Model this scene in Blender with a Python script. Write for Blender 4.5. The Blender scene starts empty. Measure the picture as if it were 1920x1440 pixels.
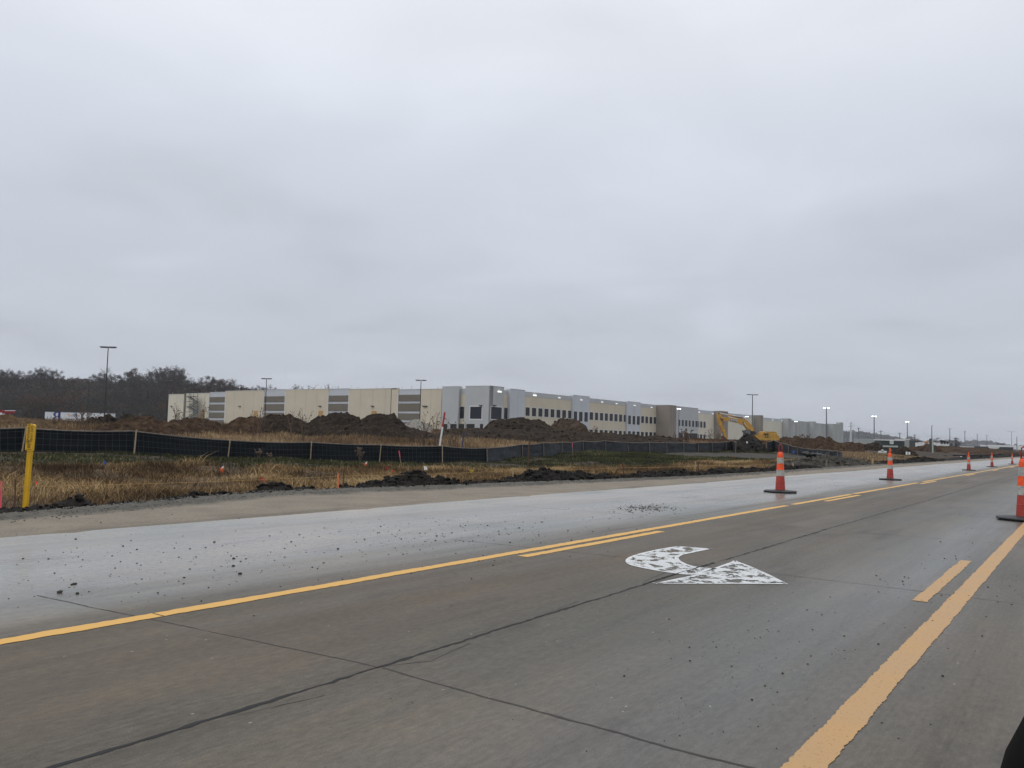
import bpy, bmesh, math, random
import numpy as np
from mathutils import Vector, Matrix, noise as mnoise
R=math.radians
random.seed(7); rng=np.random.default_rng(11)
S=bpy.context.scene
COL=S.collection

# ---------------------------------------------------------------- camera
FPX,CX,CY,EYE=1555.,960.,720.,1.15
def _n(v): return v/np.linalg.norm(v)
_dY=_n(np.array([2050-CX,-(848-CY),-FPX])); _dX=-_n(np.array([-1263-CX,-(765-CY),-FPX]))
_M=np.stack([_dX,_dY,np.cross(_dX,_dY)],1); _U,_s,_V=np.linalg.svd(_M); CM=_U@_V      # cam = CM @ world
cam=bpy.data.cameras.new('camera'); co=bpy.data.objects.new('camera',cam); COL.objects.link(co)
cam.sensor_width=36; cam.lens=FPX/1920*36; cam.clip_start=0.05; cam.clip_end=9000
mw=Matrix([list(r) for r in CM.T]).to_4x4(); mw.translation=(0,0,EYE); co.matrix_world=mw
S.camera=co
S.render.resolution_x=1024; S.render.resolution_y=768

# ---------------------------------------------------------------- world: overcast sky
W=bpy.data.worlds.new('World'); S.world=W; W.use_nodes=True
nt=W.node_tree; nt.nodes.clear()
def nd(t,ty,**k):
    n=t.nodes.new(ty)
    for a,b in k.items(): setattr(n,a,b)
    return n
def ln(t,a,b): t.links.new(a,b)
def mth(t,op,a,b=None,c=None,clamp=False):
    n=nd(t,'ShaderNodeMath',operation=op); n.use_clamp=clamp
    for i,v in enumerate((a,b,c)):
        if v is None: continue
        if isinstance(v,(int,float)): n.inputs[i].default_value=v
        else: ln(t,v,n.inputs[i])
    return n.outputs[0]
def ramp(t,fac,stops,interp='LINEAR'):
    n=nd(t,'ShaderNodeValToRGB'); cr=n.color_ramp; cr.interpolation=interp
    while len(cr.elements)<len(stops): cr.elements.new(0.5)
    for e,(p,c) in zip(cr.elements,stops):
        e.position=p; e.color=(c,c,c,1) if isinstance(c,(int,float)) else (*c,1)
    if fac is not None: ln(t,fac,n.inputs[0])
    return n.outputs[0]
def mixc(t,fac,a,b,mode='MIX'):
    n=nd(t,'ShaderNodeMix',data_type='RGBA',blend_type=mode)
    for i,v in ((0,fac),(6,a),(7,b)):
        if isinstance(v,(int,float)): n.inputs[i].default_value=v
        elif isinstance(v,tuple): n.inputs[i].default_value=(*v,1)
        else: ln(t,v,n.inputs[i])
    return n.outputs[2]
tc=nd(nt,'ShaderNodeTexCoord'); sep=nd(nt,'ShaderNodeSeparateXYZ'); ln(nt,tc.outputs['Generated'],sep.inputs[0])
zz=mth(nt,'MAXIMUM',sep.outputs[2],0.0)
den=mth(nt,'ADD',zz,0.16)
cmb=nd(nt,'ShaderNodeCombineXYZ')
ln(nt,mth(nt,'DIVIDE',sep.outputs[0],den),cmb.inputs[0]); ln(nt,mth(nt,'DIVIDE',sep.outputs[1],den),cmb.inputs[1])
def wnoise(scale,detail,off,rough=0.5,dist=0.0):
    mp=nd(nt,'ShaderNodeMapping'); mp.inputs['Location'].default_value=(off,off*0.7,0); ln(nt,cmb.outputs[0],mp.inputs[0])
    n=nd(nt,'ShaderNodeTexNoise'); n.inputs['Scale'].default_value=scale; n.inputs['Detail'].default_value=detail
    n.inputs['Roughness'].default_value=rough; n.inputs['Distortion'].default_value=dist
    ln(nt,mp.outputs[0],n.inputs['Vector']); return n.outputs[0]
big=wnoise(0.75,2,3.1,0.45,0.4); mid=wnoise(1.7,3,9.7,0.5,0.5)
cl=mth(nt,'ADD',mth(nt,'MULTIPLY',big,0.62),mth(nt,'MULTIPLY',mid,0.38))
clr=ramp(nt,cl,[(0.34,0.90),(0.50,0.99),(0.66,1.075)],'EASE')
elev=ramp(nt,zz,[(0.0,(0.54,0.575,0.645)),(0.10,(0.575,0.61,0.68)),(0.20,(0.60,0.645,0.725)),(0.34,(0.70,0.745,0.83)),(0.50,(0.85,0.88,0.94)),(1.0,(1.52,1.50,1.46))])
cloud=mixc(nt,1.0,elev,clr,'MULTIPLY')
sky=nd(nt,'ShaderNodeTexSky',sky_type='NISHITA'); sky.sun_disc=False; sky.sun_elevation=R(38); sky.sun_rotation=R(200)
b1=nd(nt,'ShaderNodeBackground'); b1.inputs[1].default_value=0.06; ln(nt,sky.outputs[0],b1.inputs[0])
b2=nd(nt,'ShaderNodeBackground'); b2.inputs[1].default_value=1.0; ln(nt,cloud,b2.inputs[0])
mx=nd(nt,'ShaderNodeMixShader'); mx.inputs[0].default_value=0.96; ln(nt,b1.outputs[0],mx.inputs[1]); ln(nt,b2.outputs[0],mx.inputs[2])
wo=nd(nt,'ShaderNodeOutputWorld'); ln(nt,mx.outputs[0],wo.inputs[0])
sun=bpy.data.lights.new('sun','SUN'); sun.energy=0.5; sun.angle=R(40); sun.color=(1,0.97,0.93)
so=bpy.data.objects.new('sun',sun); COL.objects.link(so); so.rotation_euler=(R(52),0,R(-20)); so.location=(0,0,50)
S.view_settings.view_transform='Standard'; S.view_settings.look='None'; S.view_settings.exposure=0; S.view_settings.gamma=1

# ---------------------------------------------------------------- helpers
def ray(px,py): return CM.T@np.array([(px-CX)/FPX,-(py-CY)/FPX,-1.])
def atd(px,py,d): return Vector(ray(px,py)*d+np.array([0,0,EYE]))
def onz(px,py,z=0.0):
    r=ray(px,py); return Vector(r*((z-EYE)/r[2])+np.array([0,0,EYE]))
def hor(px): return 820.6+(px-960)*0.02505
def ground_at(px,d):
    p=atd(px,hor(px),d); return p.x,p.y
class MB:
    def __init__(s): s.v=[];s.f=[];s.m=[]
    def add(s,vs,fs,mi=0):
        o=len(s.v); s.v+= [tuple(v) for v in vs]; s.f+=[tuple(i+o for i in f) for f in fs]; s.m+=[mi]*len(fs); return s
    def box(s,c,size,rot=None,mi=0,taper=1.0):
        hx,hy,hz=size[0]/2,size[1]/2,size[2]/2
        vs=[Vector((x*hx*(taper if z>0 else 1),y*hy*(taper if z>0 else 1),z*hz)) for z in(-1,1) for y in(-1,1) for x in(-1,1)]
        if rot is not None: vs=[rot@v for v in vs]
        vs=[v+Vector(c) for v in vs]
        return s.add(vs,[(0,2,3,1),(4,5,7,6),(0,1,5,4),(2,6,7,3),(0,4,6,2),(1,3,7,5)],mi)
    def tube(s,pts,rad,n=8,mi=0,cap=True):
        pts=[Vector(p) for p in pts]
        if isinstance(rad,(int,float)): rad=[rad]*len(pts)
        o=len(s.v); ref=Vector((0.13,0.21,1)).normalized()
        for i,p in enumerate(pts):
            t=(pts[min(i+1,len(pts)-1)]-pts[max(i-1,0)]); t=t.normalized() if t.length>0 else Vector((0,0,1))
            rr=ref if abs(t.dot(ref))<0.95 else Vector((1,0,0))
            a=t.cross(rr).normalized(); b=t.cross(a)
            for k in range(n):
                an=2*math.pi*k/n; q=p+(a*math.cos(an)+b*math.sin(an))*rad[i]; s.v.append(tuple(q))
        for i in range(len(pts)-1):
            for k in range(n):
                s.f.append((o+i*n+k,o+i*n+(k+1)%n,o+(i+1)*n+(k+1)%n,o+(i+1)*n+k)); s.m.append(mi)
        if cap:
            s.f.append(tuple(o+k for k in range(n))[::-1]); s.m.append(mi)
            s.f.append(tuple(o+(len(pts)-1)*n+k for k in range(n))); s.m.append(mi)
        return s
    def lathe(s,prof,c=(0,0,0),n=20,mi=0):
        o=len(s.v)
        for r,z in prof:
            for k in range(n):
                a=2*math.pi*k/n; s.v.append((c[0]+r*math.cos(a),c[1]+r*math.sin(a),c[2]+z))
        for i in range(len(prof)-1):
            for k in range(n):
                s.f.append((o+i*n+k,o+i*n+(k+1)%n,o+(i+1)*n+(k+1)%n,o+(i+1)*n+k)); s.m.append(mi)
        s.f.append(tuple(o+k for k in range(n))[::-1]); s.m.append(mi)
        s.f.append(tuple(o+(len(prof)-1)*n+k for k in range(n))); s.m.append(mi)
        return s
    def prism(s,poly,y0,y1,T,mi=0):
        """poly: list of (a,b); T(a,b,y)->point; extruded from y0 to y1"""
        n=len(poly); vs=[T(a,b,y0) for a,b in poly]+[T(a,b,y1) for a,b in poly]
        fs=[tuple(range(n)),tuple(range(2*n-1,n-1,-1))]+[(i,i+n,(i+1)%n+n,(i+1)%n) for i in range(n)]
        return s.add(vs,fs,mi)
    def lump(s,c,r,mi=0,sub=1,amp=0.35,seed=0,flat=1.0):
        ico=ICO[sub]; o=len(s.v)
        for v in ico[0]:
            k=1+amp*mnoise.noise(Vector(v)*1.7+Vector((seed*3.1,seed*1.7,seed)))
            s.v.append((c[0]+v[0]*r*k,c[1]+v[1]*r*k,c[2]+v[2]*r*k*flat))
        s.f+=[tuple(i+o for i in f) for f in ico[1]]; s.m+=[mi]*len(ico[1]); return s
    def build(s,name,mats,parent=None,smooth=False,recalc=True):
        me=bpy.data.meshes.new(name); me.from_pydata(s.v,[],s.f)
        if not isinstance(mats,(list,tuple)): mats=[mats]
        for m in mats: me.materials.append(m)
        if len(mats)>1: me.polygons.foreach_set('material_index',s.m)
        if recalc:
            bm=bmesh.new(); bm.from_mesh(me); bmesh.ops.recalc_face_normals(bm,faces=bm.faces); bm.to_mesh(me); bm.free()
        if smooth: me.polygons.foreach_set('use_smooth',[True]*len(me.polygons))
        me.update()
        o=bpy.data.objects.new(name,me); COL.objects.link(o)
        if parent is not None: o.parent=parent
        return o
ICO={}
for sb in (1,2,3):
    b=bmesh.new(); bmesh.ops.create_icosphere(b,subdivisions=sb,radius=1)
    b.verts.ensure_lookup_table(); ICO[sb]=([tuple(v.co) for v in b.verts],[tuple(v.index for v in f.verts) for f in b.faces]); b.free()
def tag(o,label=None,cat=None,group=None,kind=None):
    if label: o['label']=label
    if cat: o['category']=cat
    if group: o['group']=group
    if kind: o['kind']=kind
    return o
def empty(name,loc,label,cat,group=None,rz=0):
    o=bpy.data.objects.new(name,None); COL.objects.link(o); o.location=loc; o.rotation_euler=(0,0,rz); o.empty_display_size=0.3
    return tag(o,label,cat,group)
def kids(o): return [c for c in bpy.data.objects if c.parent==o]
def copy_tree(o,parent=None):
    c=o.copy(); COL.objects.link(c)
    if parent is not None: c.parent=parent
    for ch in kids(o): copy_tree(ch,c)
    return c
def text_mesh(s,size,name,mat,parent,loc,rot,depth=0.004,sx=1.0,align='CENTER'):
    cu=bpy.data.curves.new(name,'FONT'); cu.body=s; cu.size=size; cu.extrude=depth; cu.align_x=align; cu.align_y='CENTER'; cu.resolution_u=3
    t=bpy.data.objects.new(name,cu); COL.objects.link(t)
    me=bpy.data.meshes.new_from_object(t.evaluated_get(bpy.context.evaluated_depsgraph_get()))
    bpy.data.objects.remove(t); me.materials.clear(); me.materials.append(mat)
    o=bpy.data.objects.new(name,me); COL.objects.link(o); o.parent=parent; o.location=loc; o.rotation_euler=rot; o.scale=(sx,1,1)
    return o
# vectorised value noise
_perm=rng.random((256,256))
def vn(x,y):
    x=np.asarray(x,float); y=np.asarray(y,float)
    xi=np.floor(x).astype(int); yi=np.floor(y).astype(int); fx=x-xi; fy=y-yi
    fx=fx*fx*(3-2*fx); fy=fy*fy*(3-2*fy)
    g=lambda a,b:_perm[a&255,b&255]
    return (g(xi,yi)*(1-fx)+g(xi+1,yi)*fx)*(1-fy)+(g(xi,yi+1)*(1-fx)+g(xi+1,yi+1)*fx)*fy
def fbm(x,y,o=4):
    r=0;a=.5;t=0
    for i in range(o): r=r+a*vn(np.asarray(x)*2**i+17.3*i,np.asarray(y)*2**i+5.1*i); t+=a; a*=.5
    return r/t
def sst(a,b,x): t=np.clip((np.asarray(x,float)-a)/(b-a),0,1); return t*t*(3-2*t)

# ---------------------------------------------------------------- materials
MATS={}
def base_mat(name,col,rough=0.8,var=0.0,vscale=3.0,bump=0.0,bscale=20.0,metal=0.0,spec=0.5,emit=None,estr=0,dirt=None,dscale=1.0,coords='Object',stretch=(1,1,1)):
    m=bpy.data.materials.new(name); m.use_nodes=True; t=m.node_tree; b=t.nodes['Principled BSDF']
    b.inputs['Base Color'].default_value=(*col,1); b.inputs['Roughness'].default_value=rough; b.inputs['Metallic'].default_value=metal
    b.inputs['Specular IOR Level'].default_value=spec
    tcn=nd(t,'ShaderNodeTexCoord'); mp=nd(t,'ShaderNodeMapping'); mp.inputs['Scale'].default_value=stretch; ln(t,tcn.outputs[coords],mp.inputs[0])
    def nz(sc,de=4,ro=0.55):
        n=nd(t,'ShaderNodeTexNoise'); n.inputs['Scale'].default_value=sc; n.inputs['Detail'].default_value=de; n.inputs['Roughness'].default_value=ro
        ln(t,mp.outputs[0],n.inputs['Vector']); return n.outputs[0]
    c=None
    if var>0:
        f=ramp(t,nz(vscale),[(0.3,1-var),(0.7,1+var)]); c=mixc(t,1.0,col,f,'MULTIPLY')
    if dirt:
        f=ramp(t,nz(dscale,5,0.6),[(0.52,0.0),(0.72,0.75)]); c=mixc(t,f,c if c is not None else col,dirt)
    if c is not None: ln(t,c,b.inputs['Base Color'])
    if bump>0:
        bp=nd(t,'ShaderNodeBump'); bp.inputs['Strength'].default_value=bump; bp.inputs['Distance'].default_value=0.02
        ln(t,nz(bscale,5,0.6),bp.inputs['Height']); ln(t,bp.outputs[0],b.inputs['Normal'])
    if emit: b.inputs['Emission Color'].default_value=(*emit,1); b.inputs['Emission Strength'].default_value=estr
    MATS[name]=m; return m
def tint_mat(name,stops,rough=0.9,attr='tint'):
    m=bpy.data.materials.new(name); m.use_nodes=True; t=m.node_tree; b=t.nodes['Principled BSDF']
    a=nd(t,'ShaderNodeAttribute',attribute_name=attr); ln(t,ramp(t,a.outputs['Fac'],stops),b.inputs['Base Color'])
    b.inputs['Roughness'].default_value=rough; b.inputs['Specular IOR Level'].default_value=0.15
    return m
wood=base_mat('stake wood',(0.36,0.28,0.19),0.85,0.25,8)
wood_grey=base_mat('weathered wood',(0.19,0.155,0.13),0.9,0.3,8)
wood_new=base_mat('fresh lath wood',(0.42,0.31,0.16),0.8,0.2,8)
fabric=base_mat('silt fabric',(0.0065,0.009,0.012),0.8,0.35,2.5,0.6,9,stretch=(1,1,3),spec=0.15)
fabric_g=base_mat('silt fabric with painted sheen',(0.026,0.031,0.037),0.7,0.45,1.6,0.7,6,stretch=(1,1,3),spec=0.3,dirt=(0.012,0.013,0.015),dscale=1.2)  # sheen of the black fabric put into a lighter grey base colour
wirem=base_mat('wire',(0.040,0.058,0.060),0.6)
hem=base_mat('fabric hem',(0.15,0.13,0.115),0.9,0.3,5)
mud=base_mat('wet black soil',(0.0105,0.0088,0.0075),0.8,0.5,5,0.9,14,spec=0.16)
mud2=base_mat('dark brown soil',(0.024,0.018,0.0135),0.9,0.6,3.5,1.0,6,spec=0.1,dirt=(0.070,0.048,0.030),dscale=1.6)
soilb=base_mat('brown soil',(0.045,0.028,0.018),0.95,0.6,2.4,1.0,5,spec=0.1,dirt=(0.115,0.078,0.045),dscale=1.5)
soilt=base_mat('tan soil',(0.100,0.067,0.038),0.95,0.5,2.4,1.0,5,spec=0.1,dirt=(0.05,0.036,0.024),dscale=1.2)
soilm=base_mat('grey brown soil',(0.05,0.036,0.026),0.9,0.4,2.0,1.0,6,spec=0.1,dirt=(0.085,0.06,0.04),dscale=0.8)
soilg=base_mat('grey gravel heap',(0.21,0.20,0.18),0.95,0.3,3,1.0,9,spec=0.2)
rubb=base_mat('grey rubble soil',(0.05,0.045,0.038),0.9,0.5,3,1.0,8,spec=0.25,dirt=(0.02,0.018,0.016),dscale=1.5)
conc_chunk=base_mat('broken concrete',(0.30,0.28,0.24),0.9,0.3,5,0.8,12)
yellow_p=base_mat('yellow marker plastic',(0.72,0.42,0.02),0.45,0.12,6)
blk=base_mat('black ink',(0.02,0.02,0.02),0.6)
whitep=base_mat('white paint',(0.75,0.76,0.76),0.6,0.08,3)
redp=base_mat('red paint',(0.42,0.035,0.02),0.6,0.25,9)
bluep=base_mat('dull blue paint',(0.035,0.05,0.13),0.7,0.5,14)
orangef=base_mat('orange flag film',(0.85,0.12,0.03),0.6)
redf=base_mat('red flag film',(0.55,0.02,0.02),0.6)
pinkf=base_mat('pink ribbon',(0.85,0.12,0.17),0.6)
whitef=base_mat('white flag film',(0.8,0.78,0.74),0.6)
yellowf=base_mat('yellow flag film',(0.8,0.55,0.01),0.6)
bluef=base_mat('blue flag film',(0.01,0.10,0.45),0.6)
cone_red=base_mat('cone red rubber',(0.36,0.035,0.022),0.5,0.2,6,dirt=(0.16,0.05,0.04),dscale=5)
cone_or=base_mat('cone fluorescent sheeting',(0.82,0.085,0.012),0.45,0.22,12,dirt=(0.42,0.07,0.02),dscale=7)
cone_wh=base_mat('cone silver sheeting',(0.36,0.36,0.33),0.45,0.3,14,dirt=(0.12,0.115,0.10),dscale=9)
rubber=base_mat('black rubber',(0.016,0.017,0.02),0.6,0.3,8)
string_m=base_mat('mason string',(0.42,0.26,0.10),0.8)
rust=base_mat('rusty steel',(0.10,0.055,0.035),0.85,0.3,20)
polem=base_mat('bronze pole paint',(0.022,0.022,0.026),0.5)
poleg=base_mat('grey pole paint',(0.13,0.14,0.155),0.5)
polew=base_mat('galvanised pole',(0.50,0.52,0.54),0.5)
lampoff=base_mat('lamp lens off',(0.20,0.21,0.22),0.4)
lampon=base_mat('lamp lens lit',(1,1,1),0.4,emit=(0.95,0.98,1.0),estr=5)
beige=base_mat('beige painted panel',(0.57,0.515,0.405),0.8,0.05,0.25,0.2,3,dirt=(0.53,0.48,0.38),dscale=0.15)
beige2=base_mat('pale beige painted panel',(0.62,0.585,0.48),0.8,0.05,0.25)
grey1=base_mat('grey painted panel',(0.43,0.45,0.46),0.8,0.05,0.25,0.2,3)
grey2=base_mat('light grey painted panel',(0.50,0.53,0.57),0.8,0.05,0.3)
greyc=base_mat('bare concrete panel',(0.36,0.37,0.36),0.85,0.14,0.22,0.2,3,stretch=(1,1,0.3),dirt=(0.26,0.26,0.255),dscale=0.3)
brownw=base_mat('brown painted panel',(0.235,0.205,0.17),0.8,0.07,0.3)
bandb=base_mat('brown band',(0.155,0.135,0.105),0.85,0.08,0.6)
jointl=base_mat('joint line',(0.30,0.28,0.23),.8)
whitejoint=base_mat('pale reveal',(0.62,0.63,0.62),0.8)
glass=base_mat('dark window glass',(0.022,0.026,0.036),0.35,spec=0.2)
glassl=base_mat('lower window glass',(0.022,0.021,0.023),0.5,spec=0.15)
plyw=base_mat('plywood',(0.46,0.27,0.10),0.8,0.15,1)
steel_d=base_mat('dark steel',(0.05,0.052,0.055),0.6)
roofm=base_mat('roof membrane',(0.55,0.56,0.57),0.9)
cat_y=base_mat('excavator yellow',(0.52,0.285,0.05),0.45,0.15,1.2,dirt=(0.25,0.14,0.04),dscale=1.6)
cat_y2=base_mat('excavator bright yellow',(0.52,0.30,0.05),0.5,0.25,1.5,dirt=(0.20,0.12,0.04),dscale=1.4)
chrome=base_mat('cylinder rod',(0.65,0.66,0.68),0.3,metal=0.5)
trackm=base_mat('track steel',(0.06,0.052,0.045),0.8,0.4,3)
trail_w=base_mat('trailer white',(0.66,0.68,0.70),0.5,0.06,0.5)
logo_b=base_mat('logo blue',(0.02,0.035,0.22),0.5)
logo_r=base_mat('logo orange',(0.62,0.16,0.05),0.5)
logo_y=base_mat('logo tan',(0.55,0.36,0.18),0.5)
redm=base_mat('machine red',(0.28,0.015,0.02),0.5,0.2,1)
conten=base_mat('dark green corrugated steel',(0.045,0.062,0.062),0.6,0.12,1)
dgreen=base_mat('dumpster green',(0.008,0.03,0.024),0.6,0.2,1)
palegrn=base_mat('pale trailer panel',(0.40,0.44,0.42),0.6,0.06,0.5)
signgrn=base_mat('sign green',(0.03,0.14,0.05),0.6)
barkm=base_mat('bark',(0.055,0.045,0.04),0.9,0.2,2)
mirrorm=base_mat('mirror housing',(0.004,0.004,0.004),0.9,spec=0.1)
bagm=base_mat('black plastic',(0.01,0.01,0.012),0.35,0.3,2)
weedm=base_mat('dry weed stem',(0.11,0.075,0.055),0.95,0.3,6)
leafm=tint_mat('tree twigs and leaves',[(0,(0.022,0.020,0.022)),(0.45,(0.040,0.032,0.031)),(0.7,(0.060,0.044,0.036)),(0.9,(0.095,0.055,0.035)),(1,(0.12,0.075,0.04))])
leafred=tint_mat('dull red leaves',[(0,(0.032,0.022,0.022)),(0.6,(0.060,0.033,0.029)),(1,(0.095,0.05,0.037))])
leafgrn=tint_mat('dull olive leaves',[(0,(0.028,0.029,0.025)),(0.6,(0.045,0.045,0.034)),(1,(0.066,0.06,0.04))])
leaforg=tint_mat('orange brown leaves',[(0,(0.045,0.032,0.027)),(0.6,(0.095,0.058,0.038)),(1,(0.16,0.095,0.052))])
strawm=tint_mat('dry straw',[(0,(0.06,0.04,0.024)),(0.35,(0.165,0.108,0.056)),(0.7,(0.38,0.26,0.125)),(1,(0.56,0.43,0.25))])
greenm=tint_mat('short green grass',[(0,(0.030,0.025,0.015)),(0.4,(0.042,0.046,0.020)),(0.7,(0.066,0.078,0.032)),(0.85,(0.11,0.10,0.05)),(1,(0.24,0.18,0.10))])
tallm=tint_mat('tall dry grass',[(0,(0.085,0.055,0.035)),(0.35,(0.20,0.135,0.078)),(0.7,(0.37,0.265,0.15)),(1,(0.58,0.46,0.29))])
brushm=tint_mat('russet brush',[(0,(0.045,0.026,0.017)),(0.5,(0.095,0.054,0.032)),(1,(0.18,0.115,0.07))])

# ---------------------------------------------------------------- terrain
LIPY=np.array([-80,0,5.,6.6,10.5,13,17.5,26.7,32,52,68,100,178,400]); LIPX=np.array([-11.5,-11.5,-11.5,-12.0,-13.2,-12.7,-12.2,-11.2,-11.1,-11.7,-11.5,-11.6,-12,-12])
def lip(y): return np.interp(y,LIPY,LIPX)+0.18*(vn(np.asarray(y,float)*0.9,3.3)-0.5)+0.08*(vn(np.asarray(y,float)*4,8.3)-0.5)
FY=np.array([-80,12,18.5,24,29,33,36.5,40,46,49,53,57,60,66,75,82,90,110,200,600]); FZ=np.array([.1,.12,.10,-.13,-.32,-.40,-.38,-.43,-.20,-.17,.05,.16,.2,.13,.2,.36,.35,.15,.1,.0])
def terr(x,y):
    x=np.asarray(x,float); y=np.asarray(y,float)
    zf=np.interp(y,FY,FZ); L=lip(y)
    far=sst(95,130,y)
    zm=-0.13+0.5*(zf+0.13)
    k50=np.interp(y,[-80,20,45,60,90,110,200],[.45,.45,.35,.75,1.15,1.4,1.5]); k70=np.interp(y,[-80,30,60,90,200],[.85,.85,1.0,1.35,1.7])
    fx=np.interp(y,[0,82,84,100,120,600],[-32,-31,-28,-19.5,-20,-20])   # line of the fence
    z=np.full(x.shape,-0.14)
    K=[(L+0.5,-0.14),(L-0.4,-0.16),(L-2.5,-0.14+0*zf),(0.5*(L-2)+0.5*fx,zm),(fx+1.0,zf),(fx-2.5,zf+0.08+0.3*far),(-50+0*y,k50),(-72+0*y,k70),(-100+0*y,1.5+0*y),(-130+0*y,2.0+0*y),(-420+0*y,2.3+0*y)]
    for (xa,za),(xb,zb) in zip(K[:-1],K[1:]):
        t=np.clip((xa-x)/(xa-xb),0,1); t=t*t*(3-2*t)*0.6+t*0.4
        m=(x<xa)&(x>=xb); z=np.where(m,za+(zb-za)*t,z)
    z=np.where(x<-420,2.3,z)
    off=sst(0,3,L-x)
    z=z+off*(0.22*(fbm(x*.35,y*.35,3)-.5)+0.10*(fbm(x*1.6,y*1.6,3)-.5))
    # wooded hill on the left, behind the warehouse
    r=np.hypot(x,y); az=np.degrees(np.arctan2(-x,y))      # degrees left of the road direction
    dep=-.573*x+.817*y
    hm=sst(46,54,az)*sst(392,575,dep)*(1-sst(900,1200,dep))
    z=z+hm*(23+5*(fbm(x*.008,y*.008,3)-.5)*2)
    # far low hills on the right
    z=z+sst(1,3,az)*(1-sst(46,54,az))*sst(650,1000,r)*3
    # grey construction entrance ramp
    return z
def T(x,y): return float(terr(np.array([x]),np.array([y]))[0])
xs=np.concatenate([-np.geomspace(110,4000,84)[::-1],np.arange(-108,-36,1.0),np.arange(-36,-10,0.22),np.array([-9,-5,0,6,14,30,60,150,400,1000,2000,4000])])
ys=np.concatenate([np.array([-300,-150,-80,-40,-20,-10,-5]),np.arange(-2,100,0.33),np.arange(100,240,1.5),np.geomspace(242,4600,84)])
GX,GY=np.meshgrid(xs,ys); GZ=terr(GX,GY)
def strawmask(x,y):
    bd=np.interp(y,[0,12,25,60,78],[-24.0,-23.5,-19.5,-17.5,-15.0])+2.4*(fbm(np.asarray(x)*.4,np.asarray(y)*.4,2)-.5)*2
    return sst(-1.0,1.0,np.asarray(x)-bd)*sst(-0.4,0.8,lip(y)-1.0-np.asarray(x))*(1-sst(76,84,y))
def greymask(x,y):    # bare compacted grey soil by the construction entrance
    x=np.asarray(x,float);y=np.asarray(y,float)
    e=(1-np.clip(np.hypot((x+25.5)/6.5,(y-70)/11),0,1.6)/1.6); e2=(1-np.clip(np.hypot((x+19)/8,(y-84)/13),0,1.6)/1.6)
    return sst(.28,.5,np.maximum(e,e2)+0.25*(fbm(x*.5,y*.5,3)-.5))
def greenmask(x,y):
    x=np.asarray(x,float);y=np.asarray(y,float)
    g=(1-strawmask(x,y))*sst(0,1,lip(y)-2-x)*sst(-33.5,-31.5,x)*(1-sst(90,100,y))
    g=g*(1-greymask(x,y))*sst(.34,.60,fbm(x*.45+9,y*.45,4)+0.18*sst(40,60,y))
    return g
def mesh_grid(name,X,Y,Z,mat,attrs=None,smooth=True):
    ny,nx=X.shape; me=bpy.data.meshes.new(name)
    v=np.stack([X.ravel(),Y.ravel(),Z.ravel()],1)
    i=np.arange(ny*nx).reshape(ny,nx); f=np.stack([i[:-1,:-1],i[:-1,1:],i[1:,1:],i[1:,:-1]],-1).reshape(-1,4)
    me.vertices.add(len(v)); me.vertices.foreach_set('co',v.ravel()); me.loops.add(f.size); me.loops.foreach_set('vertex_index',f.ravel().astype(np.int32))
    me.polygons.add(len(f)); me.polygons.foreach_set('loop_start',np.arange(0,f.size,4,dtype=np.int32)); me.polygons.foreach_set('loop_total',np.full(len(f),4,np.int32))
    me.update(calc_edges=True); me.validate()
    for k,a in (attrs or {}).items():
        at=me.attributes.new(k,'FLOAT_COLOR','POINT'); at.data.foreach_set('color',np.concatenate([a.reshape(-1,3),np.ones((len(v),1))],1).astype(np.float32).ravel())
    me.materials.append(mat)
    if smooth: me.polygons.foreach_set('use_smooth',np.ones(len(f),bool))
    o=bpy.data.objects.new(name,me); COL.objects.link(o); return o
gm=bpy.data.materials.new('ground soil'); gm.use_nodes=True; t=gm.node_tree; b=t.nodes['Principled BSDF']
a=nd(t,'ShaderNodeAttribute',attribute_name='soil'); tcn=nd(t,'ShaderNodeTexCoord')
n1=nd(t,'ShaderNodeTexNoise'); n1.inputs['Scale'].default_value=2.2; n1.inputs['Detail'].default_value=6; n1.inputs['Roughness'].default_value=.65; ln(t,tcn.outputs['Object'],n1.inputs['Vector'])
n2=nd(t,'ShaderNodeTexNoise'); n2.inputs['Scale'].default_value=14; n2.inputs['Detail'].default_value=5; n2.inputs['Roughness'].default_value=.7; ln(t,tcn.outputs['Object'],n2.inputs['Vector'])
c=mixc(t,1.0,a.outputs['Color'],ramp(t,n1.outputs[0],[(0.32,0.55),(0.7,1.45)]),'MULTIPLY'); c=mixc(t,1.0,c,ramp(t,n2.outputs[0],[(0.3,0.6),(0.7,1.4)]),'MULTIPLY')
ln(t,c,b.inputs['Base Color']); b.inputs['Roughness'].default_value=.92; b.inputs['Specular IOR Level'].default_value=.2
bp=nd(t,'ShaderNodeBump'); bp.inputs['Strength'].default_value=.9; bp.inputs['Distance'].default_value=.06; ln(t,n2.outputs[0],bp.inputs['Height']); ln(t,bp.outputs[0],b.inputs['Normal'])
def c3(*v): return np.array(v)[None,None,:]
SM=strawmask(GX,GY)[...,None]; GMk=greenmask(GX,GY)[...,None]; GR=greymask(GX,GY)[...,None]
soil=c3(.052,.040,.030)*np.ones(GX.shape+(1,))
soil=soil*(1-GR)+c3(.060,.055,.047)*GR
soil=soil*(1-SM)+c3(.10,.068,.038)*SM
soil=soil*(1-GMk)+c3(.034,.034,.020)*GMk
fld=(sst(34,37,-GX)*(1-sst(70,90,-GX)))[...,None]; soil=soil*(1-fld)+c3(.13,.088,.05)*fld
fr=(sst(100,125,GY)*sst(22,30,-GX))[...,None]; soil=soil*(1-fr)+c3(.075,.045,.028)*fr
rr=np.hypot(GX,GY); ff=sst(300,420,rr)[...,None]; soil=soil*(1-ff)+c3(.035,.028,.024)*ff
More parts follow.
